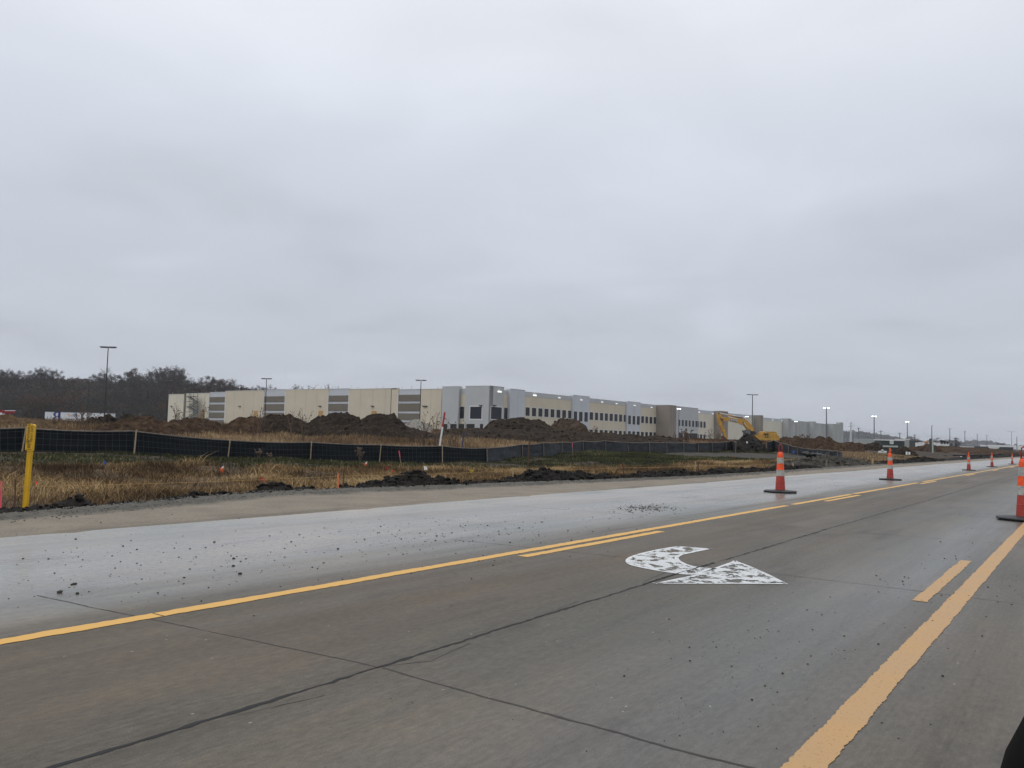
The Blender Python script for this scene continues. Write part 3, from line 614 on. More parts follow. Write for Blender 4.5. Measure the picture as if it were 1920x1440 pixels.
farheap('gravel_heap',[(752,802),(765,793),(775,789),(785,789),(796,792),(808,800),(816,806)],105,soilg,'small pale grey gravel heap behind the dark heaps','gravel heap',halfd=4)
farheap('soil_berm',[(285,806),(330,800),(400,797),(450,797),(500,796),(570,795),(640,796),(700,797),(760,799),(800,803),(830,808)],77,mud2,'long ragged brown earth ridge joining the heaps left of the gravel heap','earth berm',halfd=3.5,clods=120,am=.45,fr=1.1)
farheap('soil_heap',[(896,806),(915,794),(930,787),(948,785),(956,783.5),(972,784.5),(982,785),(992,787),(1003,785),(1012,786),(1022,790),(1034,797),(1048,806)],92,mud2,'long dark lumpy soil heap in front of the warehouse corner',group=GP,halfd=6,clods=120,am=.35)
farheap('soil_heap',[(1022,806),(1038,795),(1050,788),(1062,785),(1074,786),(1085,788),(1095,796),(1104,806),(1110,812)],94,soilm,'pointed brown soil heap right of the long dark heap',group=GP,halfd=5,clods=70)
farheap('soil_berm',[(795,812),(830,804),(870,802),(920,803),(960,804),(1010,805),(1060,807),(1110,811),(1160,813.5),(1210,816.5),(1260,820),(1310,824)],84,mud2,'long low dark earth berm across the field before the warehouse','earth berm',halfd=5,clods=150,am=.2)
farheap('soil_heap',[(1371,838),(1383,829),(1392,820),(1399,814),(1403,812),(1409,813.5),(1414,819),(1423,827),(1431,834),(1440,841)],86,mud,'steep black soil heap in the fence gap before the excavator',halfd=2.6,clods=90,am=.16,cell=.14,zb=.35)
farheap('soil_heap',[(1452,838),(1462,827),(1473,823),(1486,820.5),(1495,820.5),(1510,823),(1530,828),(1560,838)],112,soilb,'pale crested brown heap beside the excavator',group=GP,halfd=5,clods=40)
farheap('soil_heap',[(1495,838),(1512,826),(1525,821.5),(1536,821),(1548,822.5),(1553,824),(1562,831),(1572,835),(1590,838),(1605,842)],108,soilb,'long brown soil heap behind the curved silt fence',group=GP,halfd=6,clods=60)
farheap('soil_heap',[(1568,843),(1580,834),(1590,831),(1605,830.5),(1614,831.5),(1624,835),(1640,842)],125,soilb,'brown soil heap right of the warehouse end',group=GP,halfd=5,clods=40)
farheap('soil_heap',[(1610,844),(1622,834),(1634,831),(1642,831.5),(1652,834),(1663,840),(1672,846)],122,mud2,'dark soil heap in front of the pale green trailer',group=GP,halfd=4,clods=40)
farheap('soil_heap',[(1676,850),(1686,843),(1695,840.5),(1704,842),(1714,850)],105,mud2,'small dark mound right of the green dumpster',group=GP,halfd=2.5,clods=20)
farheap('soil_heap',[(1722,850),(1730,836),(1737,830),(1743,831),(1752,838),(1764,848)],150,soilb,'steep russet mound left of the pale cabinet',group=GP,halfd=4,clods=20)
farheap('soil_berm',[(1680,846),(1700,840),(1720,836),(1760,836),(1800,838),(1850,841),(1890,845),(1925,850),(1950,855)],170,soilb,'long low brown earth rise at the far right edge of the field','earth berm',halfd=9,am=.3,clods=0,cell=.8)

# near windrows of wet black soil along the gravel lip
GN='clods of wet soil heaped along the shoulder'
def berm(pts,label,clods,mat=mud,halfd=.55,am=.09,extra=.35,cr=(.03,.10),cell=.05,dz=0,name='mud_heap'):
    """pts: (px, py_base, py_top)"""
    P=[]
    for a,bq,tq in pts:
        p=onz(a,bq,-.05); q=Vector((float(lip(p.y))-extra-.2,p.y,0)); P.append((q,a,tq))
    p0=P[0][0]; p1=P[-1][0]; d=(p1-p0); L=d.length; d.normalize()
    prof=[]
    for q,a,tq in P:
        s=(q-p0).dot(d); c=CM@np.array([q.x,q.y,-EYE]); dep=-c[2]; zt=atd(a,tq,dep).z; prof.append((s,max(.03,zt+.14)))
    prof.sort()
    o=heapmesh(name,prof,p0.x,p0.y,d.x,d.y,halfd,-.17,mat,(3.2,am),cell,seed=pts[0][0]*.07,sink=.12,clods=clods,cr=cr)
    return tag(o,label,'mud heap',GN)
berm([(-70,976,966),(-30,968,950),(10,962,948),(40,958,944),(80,954,944),(105,950,937),(130,947,932),(150,946,934),(175,945,942)],'low wet soil heap with grey lump at the foot of the yellow marker post',120,halfd=.4,am=.06)
berm([(172,946,942),(215,942,936),(262,938,935),(310,936,932),(350,934,928),(365,932,920)],'thin dark crumb ridge right of the yellow marker post',90,halfd=.22,am=.04,cell=.05,cr=(.02,.05))
berm([(362,935,932),(372,933,925),(385,932,922),(398,931,926),(412,929,922),(428,927,921),(440,925,926),(458,922,921)],'two small joined black clods left of the first big heap',110,halfd=.4,am=.09)
berm([(468,924,921),(490,923,917),(505,922,912),(518,921,908),(530,921,909),(545,920,915),(562,919,913),(575,918,914),(592,917,916)],'knobbly black soil heap below the dry grass between two flags',170,am=.1,halfd=.5)
berm([(600,918,915),(630,917,913),(660,916,911),(685,914,907),(700,913,908)],'thin ragged ridge of soil around the orange lath',80,halfd=.25,am=.05,cr=(.02,.06))
berm([(676,920,914),(700,919,909),(730,918,905),(755,916,900),(772,915,892),(786,914,884),(795,913,881),(802,912,886),(815,911,896),(832,910,899),(850,909,904),(862,908,906)],'tallest peaked black soil heap under a small white flag',330,am=.17,halfd=.9,cr=(.04,.13))
berm([(862,910,905),(880,909,901),(900,908,903),(925,907,900),(945,906,897),(965,904,898)],'low black crumb ridge left of the pale lath',130,am=.08,halfd=.4)
berm([(940,905,896),(965,904,890),(985,904,884),(1010,904,882),(1040,903,881),(1062,903,882),(1085,901,886),(1110,900,890),(1135,898,893),(1150,897,895)],'longest broad black soil heap along the shoulder',480,am=.16,halfd=1.1,cr=(.05,.14))
berm([(1140,898,893),(1160,896,889),(1175,895,885),(1190,894,883),(1205,893,880),(1225,892,882),(1250,890,883),(1262,889,888)],'dark clods beside the steel pin under the red flag',230,am=.13,halfd=.8,cr=(.05,.13))
berm([(1255,890,886),(1275,889,881),(1300,888,880),(1312,887,875),(1330,886,881),(1350,885,880),(1365,884,876),(1382,883,875),(1398,882,880)],'row of black clods under the far green grass',260,am=.13,halfd=.8,cr=(.06,.14))
berm([(1396,883,879),(1415,881,876),(1440,880,872),(1460,878,876),(1480,877,872),(1505,876,871)],'dark clods behind the nearest traffic cone',260,am=.14,halfd=.9,cr=(.06,.16))
berm([(1495,877,871),(1520,876,866),(1545,875,862),(1570,874,858),(1590,872,857),(1605,871,862),(1622,869,867)],'grey brown rubble bank where the entrance meets the shoulder',320,mat=rubb,am=.25,halfd=2.2,cr=(.08,.24),cell=.1,extra=1.6)
berm([(1610,871,867),(1635,869,864),(1650,867,860),(1665,866,864),(1685,865,862)],'dark ridge right of the rubble bank',120,am=.15,halfd=.9,cr=(.06,.16),cell=.08)
berm([(1672,867,864),(1684,866,858),(1695,865,856),(1706,864,858),(1722,863,862)],'black mound right of the second traffic cone',110,am=.18,halfd=1.2,cr=(.08,.2),cell=.08)
berm([(1716,865,861),(1745,862,857),(1775,860,855),(1800,859,854),(1835,857,853),(1870,856,850),(1900,853,849),(1925,852,848)],'long dark crumbling edge beyond the third traffic cone',240,am=.2,halfd=1.1,cr=(.08,.22),cell=.25)

# broken concrete in the rubble
for a,q,r,l in [(1498,867,.38,'pale broken slab at the top of the rubble bank'),(1524,871,.26,'small tilted concrete piece low in the rubble bank'),(1540,868,.42,'largest flat concrete chunk in the rubble bank'),(1481,866,.3,'rounded pale chunk left of the rubble bank'),(1512,866,.22,'small chunk between the two pale slabs')]:
    p=atd(a,q,57); mb=MB(); mb.lump((0,0,0),r,0,2,.7,r*9,.45)
    o=mb.build('concrete_chunk',conc_chunk); o.location=p; o.rotation_euler=(.3,.2,r*9); tag(o,l,'concrete chunk','broken concrete in the rubble bank')

# ---------------------------------------------------------------- silt fences
def fence(tab,label,wires,fmat,posts_mat,start=0,endpost=True,wrink=.05,hemh=.03,group=None):
    e=empty('silt_fence',(0,0,0),label,'silt fence',group)
    Q=[]
    for a,tq,bq,d in tab:
        Pb=atd(a,bq,d); Pt=atd(a,tq,d); Q.append((Pb,Pt))
    e.location=Q[0][0]; off=-Q[0][0]
    def fab(i0,i1,mat):
        mb=MB(); hm=MB(); wr=MB()
        for i in range(i0,i1):
            (b0,t0),(b1,t1)=Q[i],Q[i+1]; L=(b1-b0).length; n=max(6,int(L/.12)); m=9; o=len(mb.v)
            dr=(b1-b0).normalized(); nn=Vector((dr.y,-dr.x,0)).normalized()
            for k in range(n+1):
                u=k/n; sag=math.sin(u*math.pi)*(.03+.03*((i*37)%5)/4)
                bb=b0.lerp(b1,u); tt_=t0.lerp(t1,u)-Vector((0,0,sag+.02))
                for j in range(m+1):
                    v=j/m; p=(bb-Vector((0,0,.15))).lerp(tt_,v)
                    belly=math.sin(u*math.pi)*(.10*(1-v)+.04)+wrink*float(fbm(u*L*1.1+i*9,v*5+i,3)-.5)*2*math.sin(min(u,1-u)*3.14*2 if min(u,1-u)<.25 else 1.57)
                    mb.v.append(tuple(p+nn*belly+off))
            for k in range(n):
                for j in range(m): a_=o+k*(m+1)+j; mb.f.append((a_,a_+m+1,a_+m+2,a_+1)); mb.m.append(0)
            top=[Vector(mb.v[o+k*(m+1)+m])+Vector((0,0,.01)) for k in range(0,n+1,2)]
            hm.tube(top,hemh,5)
            if wires and i<wires:
                for k in range(0,n+1,2):
                    c=[Vector(mb.v[o+k*(m+1)+j])+nn*.02 for j in range(m+1)]; 
                    for j in range(m):
                        w_=dr*.0045; wr.add([c[j]-w_,c[j]+w_,c[j+1]+w_,c[j+1]-w_],[(0,1,2,3)])
                for j in range(1,m+1,1):
                    if j%2 and j<m-1: continue
                    for k in range(n):
                        a_=Vector(mb.v[o+k*(m+1)+j])+nn*.022; b_=Vector(mb.v[o+(k+1)*(m+1)+j])+nn*.022; w_=Vector((0,0,.0045)); wr.add([a_-w_,b_-w_,b_+w_,a_+w_],[(0,1,2,3)])
        o1=mb.build('fabric',mat,e,smooth=True,recalc=False)
        hm.build('hem',hem if mat is fabric else wood_grey,e)
        if wr.v: wr.build('wire_mesh',wirem,e,recalc=False)
    if wires: fab(0,wires,fabric); fab(wires,len(Q)-1,fmat)
    else: fab(0,len(Q)-1,fmat)
    for i,(b0,t0) in enumerate(Q):
        ax=(t0-b0).normalized(); lean=Vector((((i*29)%7-3)*.012,((i*17)%7-3)*.012,0))+right_v*(.15-.012*i if i<start else 0)
        (pb,pt)=Q[i]; dr=((Q[min(i+1,len(Q)-1)][0]-Q[max(i-1,0)][0])).normalized(); nn=Vector((dr.y,-dr.x,0)).normalized()
        mb=MB(); w=.028 if i<start else .028
        mb.tube([pb+nn*.13-Vector((0,0,.2))+off,pb+nn*.08+off,pt+nn*.045+lean+Vector((0,0,.05))+off],[w*1.25]*3,4)
        mb.build('post',wood if i<start else posts_mat,e)
    return e
FT=[(-330,812,853,27.5),(-160,803,846,30),(42,802,848,32),(250,808,851,33),(425,825,859,38),(580,829,865,42),(710,834,867,45),(828,836,867,47),(912,840,868,50),(978,833,858,56),(1018,830,857,58),(1052,829,850,62),(1092,827,847,65),(1134,826,846,67),(1177,829,849,70),(1217,829,849,72),(1249,829,848,75),(1281,830,848,77),(1308,830,848,79),(1334,829,847,81),(1360,828,846,83),(1372,826,844,84)]
F1=fence(FT,'long black silt fence on wooden posts running beside the roadside ditch',8,fabric_g,wood_grey,start=8)
F1b=fence([(1372,826,844,84.2),(1378,827,845.5,82.5),(1381,829,848,80)],'short turned back end of black silt fence left of the soil heap',0,fabric,wood_grey,wrink=.08)
F2=fence([(1437,829,846,85),(1450,825,846,86),(1479,834,850,83),(1497,838,852,82),(1516,841,853,80),(1534,842,855,79),(1555,844,858,77),(1570,845,859,76),(1578,847,857,77)],'curving dark grey silt fence right of the excavator heap',0,fabric_g,wood_grey,wrink=.06)
F3=fence([(1595,849,858,100),(1610,851,859,99),(1630,852,860,98),(1645,856,862,97)],'collapsed sagging black silt fence beyond the rubble bank',0,fabric,wood_grey,wrink=.15)
F4=fence([(1652,862,866,96),(1672,858,864,100),(1690,855,864,104),(1700,856,863,108),(1740,855,861,118),(1775,853,859,124)],'low drooping silt fence behind the second traffic cone',0,fabric_g,wood_grey,wrink=.15)
F5=fence([(1786,852,859,126),(1812,852,858,134),(1835,851.5,857,140),(1858,851,856.5,146),(1880,850,856,155)],'faint dark silt fence at the far right below the brown field',0,fabric,wood_grey,wrink=.1)
mb=MB()
P=[atd(a,q,66) for a,q in [(1504,850),(1512,852),(1522,853),(1530,854),(1540,856),(1548,856)]]
for s in range(3): mb.tube([p+Vector((0,.35*s,.10*math.sin(i*2.1+s)-.06*s)) for i,p in enumerate(P)],[.10,.17,.14,.2,.17,.10],7)
for i,p in enumerate(P[1:]): mb.lump(p+Vector((.1,0,.03)),.22,0,2,.8,i*.9,.6)
mb.tube([P[-1],P[-1]+Vector((.15,0,.32))],[.12,.05],6)
tag(mb.build('fabric_roll',bagm,smooth=True),'crumpled roll of black fabric lying below the curved silt fence','fabric roll')

# ---------------------------------------------------------------- stakes, flags, markers
def stake(name,pb,pt,w,mat,label,cat,group=None,top=None,topmat=None,topname='painted_top',d=None,zb=-.1,flat=.35):
    B=onz(pb[0],pb[1],zb) if d is None else atd(pb[0],pb[1],d)
    c=CM@np.array([B.x,B.y,B.z-EYE]); dep=-c[2]; Tt=atd(pt[0],pt[1],dep)
    e=empty(name,B,label,cat,group); v=Tt-B; L=v.length
    q=Vector((0,0,1)).rotation_difference(v.normalized()).to_matrix()@Matrix.Rotation(math.atan2(right_v.y,right_v.x),3,'Z')
    mb=MB(); f1=1 if not top else 1-top
    mb.box(q@Vector((0,0,(L*f1-.1)/2)),(w,w*flat,L*f1+.1),q); mb.build('shaft',mat,e)
    if top:
        mb=MB(); mb.box(q@Vector((0,0,L*(1-top/2))),(w*1.04,w*flat*1.1,L*top),q); mb.build(topname,topmat,e)
    return e
SG='survey stakes along the string line'
stake('survey_stake',(824,838),(834,773),.10,whitep,'leaning white survey stake with red top behind the silt fence','survey stake',top=.42,topmat=redp,d=48,flat=.25)
stake('survey_stake',(866,838),(870,811),.075,bluep,'short dark blue stake in the tall grass behind the silt fence','survey stake',d=50,flat=.3)
stake('survey_stake',(753,876),(748,845),.035,wood_grey,'grey stake with bright pink ribbon before the silt fence','survey stake',top=.38,topmat=pinkf,topname='ribbon',d=38)
stake('survey_stake',(1074,851),(1073,831),.04,wood_grey,'thin stake with small pink ribbon against the grey fence','survey stake',top=.35,topmat=pinkf,topname='ribbon',d=60)
stake('survey_stake',(634,924),(634,888),.028,base_mat('orange lath paint',(0.80,0.20,0.09),.7,.2,20),'orange painted lath beside a rusty pin at the string line','survey stake',SG)
stake('survey_stake',(1,962),(3,902),.022,pinkf,'pink painted lath at the left edge of the picture','survey stake',SG)
stake('survey_stake',(962.5,905),(961.5,877),.045,wood_new,'fresh pale wooden lath left of the longest soil heap','survey stake',SG)
stake('survey_stake',(1303,888),(1304,866),.035,wood_new,'pale lath in front of the far green grass','survey stake',SG)
stake('survey_stake',(1410,886),(1410,870),.08,base_mat('faded orange lath',(0.28,0.15,0.10),.8,.2,20),'faded orange lath left of the nearest traffic cone','survey stake',SG)
stake('survey_stake',(1488,882),(1486,868),.09,wood,'leaning pale lath just right of the nearest traffic cone','survey stake',SG)
stake('survey_stake',(1549,880),(1550,863),.09,wood_grey,'olive grey lath in front of the rubble bank','survey stake',SG)
stake('survey_stake',(1636,874),(1636,860),.11,wood_new,'pale lath left of the second traffic cone','survey stake',SG)
stake('survey_stake',(1697,870),(1697,857),.11,wood_grey,'grey lath right of the second traffic cone','survey stake',SG)
def pin(pb,pt,r,label,zb=-.1,d=None,cat='steel pin',mat=rust,group='steel pins holding the string'):
    B=onz(pb[0],pb[1],zb) if d is None else atd(pb[0],pb[1],d)
    c=CM@np.array([B.x,B.y,B.z-EYE]); Tt=atd(pt[0],pt[1],-c[2]); mb=MB(); mb.tube([Vector((0,0,-.1)),Tt-B],r,6)
    o=mb.build('steel_pin',mat); o.location=B; tag(o,label,cat,group); return Tt
pa=pin((28,962),(29,899),.012,'rusty steel pin between pink lath and yellow marker post')
pb_=pin((643.5,923),(644,882),.013,'rusty steel pin just right of the orange lath')
pc=pin((989,886),(993,815),.028,'tall dark steel rod standing up past the fence top',d=40,group=None,cat='steel rod')
pin((969,897),(970,886),.012,'short rusty pin between the pale lath and the longest heap')
pd=pin((1169,899),(1169,874),.025,'dark steel pin below the red triangular flag')
pe=pin((1309,888),(1309,865),.025,'dark pin immediately right of the pale lath at the green grass')
mb=MB()
ends=[(onz(-250,990,-.1)+Vector((0,0,.35))),]
sl=[(-200,915),(28,913),(300,905.5),(425,900.5),(644,893)]
def sp3(px,py,depx):   # point at same road offset as pins
    return atd(px,py,depx)
def dep_of(p): c=CM@np.array([p.x,p.y,p.z-EYE]); return -c[2]
d0=dep_of(onz(28,962,-.1)); d1=dep_of(onz(643,923,-.1)); d2=dep_of(onz(962,905,-.1)); d3=dep_of(onz(1169,899,-.1)); d4=dep_of(onz(1309,888,-.1)); d5=dep_of(onz(1410,886,-.1))
K=[(-300,917,d0*.9),(28,913.5,d0),(644,892.5,d1),(962,882.5,d2),(1169,877,d3),(1309,873,d4),(1410,872.5,d5)]
for (a0,q0,e0),(a1,q1,e1) in zip(K[:-1],K[1:]):
    A=atd(a0,q0,e0);B_=atd(a1,q1,e1); pts=[A.lerp(B_,u)-Vector((0,0,.02*math.sin(u*math.pi))) for u in np.linspace(0,1,9)]
    mb.tube(pts,[.0022+.00009*max(e0,0)]*9,4)
tag(mb.build('string_line',string_m),'tan mason string stretched low along the roadside ditch','string line')
# wire flags
def flag(px,py,size,mat,label,d=None,zb=-.1,hgt=.35,mat2=None,tri=False,lean=0.,rotz=0.3):
    B=atd(px,py,d) if d else onz(px,py,zb); gz=T(B.x,B.y)
    e=empty('survey_flag',(B.x,B.y,gz),label,'survey flag','small survey flags in the ditch')
    H=max(.15,B.z-gz+size*.5); tip=Vector((lean,0,H))
    mb=MB(); mb.tube([(0,0,-.05),(lean*.5,0,H*.5),tip],.004,5); mb.build('wire',rust,e)
    r=right_v; s=size; mb=MB()
    n=5
    def pt(u,v): 
        w=.12*s*math.sin(u*6+v*2); return tip+r*(u*s*.95)+Vector((0,0,-v*s*(1.15-.2*u)-.15*s*u))+Vector((w,w,0))
    if tri: mb.add([tip+r*-.6*s-Vector((0,0,s)),tip+r*.6*s-Vector((0,0,s*1.0)),tip+r*.05+Vector((.1*s,0,0))],[(0,1,2)])
    else:
        vs=[pt(i/n,j/3) for i in range(n+1) for j in range(4)]
        fs=[(i*4+j,i*4+j+1,i*4+j+5,i*4+j+4) for i in range(n) for j in range(3)]; mb.add(vs,fs)
    mb.build('flag_sheet',mat,e,recalc=False)
    if mat2:
        mb=MB(); mb.add([tip+r*(s*.45)+Vector((0,0,s*.15)),tip+r*(s*.95)+Vector((0,0,s*.45)),tip+r*s*.75-Vector((0,0,s*.9)),tip+r*(s*.35)-Vector((0,0,s*.6))],[(0,1,2,3)]); mb.build('second_sheet',mat2,e,recalc=False)
    return e
flag(192,878,.10,bluef,'small blue flag in the dark grass left of the second fence post',d=24)
flag(66,905,.045,orangef,'tiny orange flag right of the yellow marker post',d=14)
flag(411,890,.13,orangef,'red and white flag pair in the dry grass before the fence',d=24,mat2=whitef)
flag(488,903,.10,redf,'dark red flag above the knobbly black soil heap',d=20.5)
flag(681,880,.15,orangef,'orange red flag with white edge in the grass before the fence',d=31,mat2=whitef)
flag(722,886,.10,redf,'dark red flag, left one of a close pair by the peaked heap',d=27)
flag(734,888,.10,orangef,'orange flag, right one of a close pair by the peaked heap',d=26)
flag(880,885,.17,yellowf,'bright yellow flag right of the peaked black heap',d=28)
flag(794,877,.09,whitef,'small off white flag on the crest of the peaked heap',d=21)
flag(1162,874,.26,base_mat('faded red film',(0.5,0.13,0.07),.7),'faded red triangular flag by the dark steel pin',d=42,tri=True)
flag(1371,863,.24,base_mat('faded orange film',(0.45,0.15,0.07),.7),'faded orange flag in the grey soil at the end of the green grass',d=62)
flag(1399,829,.16,whitef,'white flag stuck in the steep black soil heap',d=82.5)
flag(1486,847,.2,bluef,'blue flag at the foot of the curved silt fence',d=79)
# yellow pipeline marker
B=onz(46,950,-.08); dep=dep_of(B); Tt=atd(59.5,795,dep); e=empty('marker_post',B,'tall yellow utility marker post leaning right at the roadside ditch','marker post')
v=Tt-B; L=v.length; q=Vector((0,0,1)).rotation_difference(v.normalized()).to_matrix()@Matrix.Rotation(math.atan2(right_v.y,right_v.x)-.12,3,'Z')
mb=MB()
w=.098; prof=[(-w/2,.012),(-w/2+.018,-.012),(-.012,0),(.012,0),(w/2-.018,-.012),(w/2,.012),(w/2,.02),(-w/2,.02)]
mb.prism(prof,-.15,L*.70,lambda a,b_,z:q@Vector((a,b_,z))); mb.build('post',yellow_p,e)
mb=MB(); w=.118
def caps(z0,z1): 
    r_=.02; return [(-w/2,z0),(w/2,z0),(w/2,z1-r_),(w/2-r_,z1),(-w/2+r_,z1),(-w/2,z1-r_)]
mb.prism(caps(L*.68,L),-.022,.026,lambda a,b_,y_:q@Vector((a,y_,b_))); mb.build('sleeve',yellow_p,e)
rot=(q@Matrix.Rotation(R(90),3,'X')).to_euler()
def tx(s,size,zf,xo=0,rz=0,sx=1): 
    rr_=(q@Matrix.Rotation(R(90),3,'X')@Matrix.Rotation(rz,3,'Z')).to_euler()
    return text_mesh(s,size,'lettering',blk,e,q@Vector((xo,-.0235,L*zf)),rr_,.001,sx)
tx('WARNING',.058,.895,-.024,R(-90),1.15); tx('GAS LINE',.05,.895,.030,R(-90),1.1)
for i,s in enumerate(['BEFORE DIGGING','CALL','EMERGENCY','PIPELINE']): tx(s,.0135,.788-i*.014,0,0,.9)
mb=MB(); mb.tube([q@Vector((0,-.024,L*.728+.0)),q@Vector((0,-.0265,L*.728))],.026,16); mb.build('round_emblem',base_mat('emblem olive',(0.28,0.15,0.02),.6),e)
for zf in (.800,.758,.695): 
    mb=MB(); mb.box(q@Vector((0,-.0225,L*zf)),(.09,.002,.006),q); mb.build('printed_bar',blk,e)
# ---------------------------------------------------------------- traffic cones
def cone(px,py,h,label,dpx=None,rz=0,kind=0):
    P=onz(px,py,0); P.z=0.0; e=empty('traffic_cone',P,label,'traffic cone','traffic cones along the closed lane',rz); k=h/1.17
    n=24
    mb=MB(); mb.lathe([(.36,0.004),(.40,.012),(.41,.035),(.39,.05),(.20,.058),(.12,.07)],n=8); o=mb.build('base',rubber,e)
    def prof(z): return float(np.interp(z,[.06,.40,.84,.93,.99],[.118,.094,.068,.062,.035]))
    def band(name,z0,z1,mat,out):
        mb=MB(); zs=np.linspace(z0,z1,6); mb.lathe([(prof(z)+out,z) for z in zs],n=n); mb.build(name,mat,e,smooth=False)
    band('body',.05,.99,cone_red,0.0)
    mb=MB(); mb.lathe([(prof(.24)+.003,.24),(prof(.24)+.007,.245),(prof(.25)+.003,.252)],n=n); mb.build('ridge',cone_red,e)
    band('reflective_band',.40,.545,cone_wh,.004); band('reflective_band',.545,.70,cone_or,.0045); band('reflective_band',.70,.84,cone_wh,.004); band('reflective_band',.84,.975,cone_or,.0045)
    mb=MB()
    if kind==0:
        lp=[(-.038,0,.97),(-.036,0,1.08),(-.030,0,1.14),(0,0,1.165),(.030,0,1.14),(.036,0,1.08),(.038,0,.97)]
        mb.tube(lp,[.012]*7,8)
    else: mb.lathe([(.036,.97),(.034,1.06),(.028,1.13),(.02,1.16)],n=12)
    mb.build('handle',cone_red if kind==0 else cone_or,e,smooth=True)
    for c in kids(e): c.scale=(k,k,k)
    return e
ang=math.atan2(right_v.y,right_v.x)
cone(1463,923.5,1.16,'largest left row traffic cone with looped handle on the wet lane',rz=ang)
cone(1669,900,1.13,'second traffic cone of the left row with solid grip',rz=ang,kind=1)
cone(1816.5,882,1.0,'third traffic cone of the left row, shorter and missing its loop',rz=ang,kind=1)
cone(1860,875.5,.98,'fourth traffic cone of the left row with three bright stripes',rz=ang,kind=1)
cone(1898,870.5,.90,'farthest and smallest traffic cone near the right edge',rz=ang,kind=1)
cone(1921,976,1.22,'nearest big traffic cone cut off by the right edge',rz=ang)
# small white things far right
for a,q,d,h,l in [(1700,850,88,.16,'left one of two small white posts right of the dumpster'),(1705,850,88,.13,'right one of two small white posts right of the dumpster'),(1802,860,112,.3,'taller small white post before the far silt fence'),(1808,860,112,.15,'shorter small white post before the far silt fence')]:
    p=atd(a,q,d); mb=MB(); mb.lathe([(.09,-.15),(.09,h*.8),(.07,h),(.03,h*1.08)],n=10); o=mb.build('utility_marker',whitep); o.location=p; tag(o,l,'utility marker','small white utility markers')

# wing mirror of the car the picture is taken from
p=atd(2060,1500,.72); wmr=empty('wing_mirror',p,'black rounded car wing mirror cut off at the lower right corner','wing mirror',rz=ang)
mb=MB(); mb.lump((0,0,0),1,0,3,.06,1,1); o=mb.build('housing',mirrorm,wmr,smooth=True); o.scale=(.058,.10,.13); o.rotation_euler=(0,R(20),0)
mb=MB(); mb.tube([(.0,-.085,.0),(.0,-.098,.0)],.07,20); o=mb.build('mirror_glass',glass,wmr); o.scale=(.6,1,1)
mb=MB(); mb.tube([(.02,0,-.08),(.10,-.02,-.12),(.22,-.05,-.14)],[.03,.026,.035],10); mb.build('arm',mirrorm,wmr,smooth=True)

# ---------------------------------------------------------------- warehouse
BD=217.0
Cn=atd(917,724,BD); ZT=Cn.z
uR=Vector(ray(2105,hor(2105))); uR.z=0; uR.normalize()      # along the right hand front, away from the camera
nR=Vector((uR.y,-uR.x,0))                                    # towards the road
uL=Vector((-uR.y,uR.x,0))                                    # along the left hand front
nL=Vector((-uR.x,-uR.y,0))                                   # towards the camera
ZB=1.2
def onF(px,py,side,off=0.0):
    r=Vector(ray(px,py)); n_=nR if side=='R' else nL; o=Vector((0,0,EYE)); c0=Vector((Cn.x,Cn.y,0))+n_*off
    t_=(c0-o).dot(n_)/r.dot(n_); p=o+r*t_; return (p-c0).dot(uR if side=='R' else uL),p.z
bx_=empty('warehouse',(Cn.x,Cn.y,ZB),'long pale warehouse with grey and beige concrete panels and rows of dark windows','warehouse')
def FP(side,s,z,off): 
    n_=nR if side=='R' else nL; u_=uR if side=='R' else uL
    return u_*s+n_*off+Vector((0,0,z-ZB))
def panel(side,s0,s1,z0,z1,off,back,name,mat,parent=None,mb=None):
    m=MB() if mb is None else mb
    m.add([FP(side,s,z,o) for o in(off,back) for z in(z0,z1) for s in(s0,s1)],[(0,1,3,2),(4,6,7,5),(0,4,5,1),(2,3,7,6),(0,2,6,4),(1,5,7,3)])
    if mb is None: return m.build(name,mat,parent or bx_)
def winpart(side,s0,s1,z0,z1,off,mat=glass,fr=.14,fm=None):
    w=panel(side,s0,s1,z0,z1,off+.03,off-.05,'window',mat)
    m=MB()
    for a0,a1,b0,b1 in ((s0-fr,s0,z0-fr,z1+fr),(s1,s1+fr,z0-fr,z1+fr),(s0,s1,z1,z1+fr),(s0,s1,z0-fr,z0)): panel(side,a0,a1,b0,b1,off+.06,off-.02,'',None,mb=m)
    f=m.build('frame',fm or whitejoint,w); 
    return w
zbR=np.mean([onF(a,q,'R')[1] for a,q in [(984,735.5),(1070,742.5),(1110,748),(1170,754)]])
zbR2=onF(1340,771.5,'R')[1]; zend=onF(1575,797,'R')[1]
print('heights',ZT,zbR,zbR2,zend,'end s',onF(1580,798,'R'),onF(1240,760,'R'),'left',[onF(a,q,'L') for a,q in [(315,739),(391,737),(421,733),(533,730),(652,729.4),(827,729.4),(844,725)]])
sR=lambda px,off=0:onF(px,780,'R',off)[0]
sL=lambda px,off=0:onF(px,760,'L',off)[0]
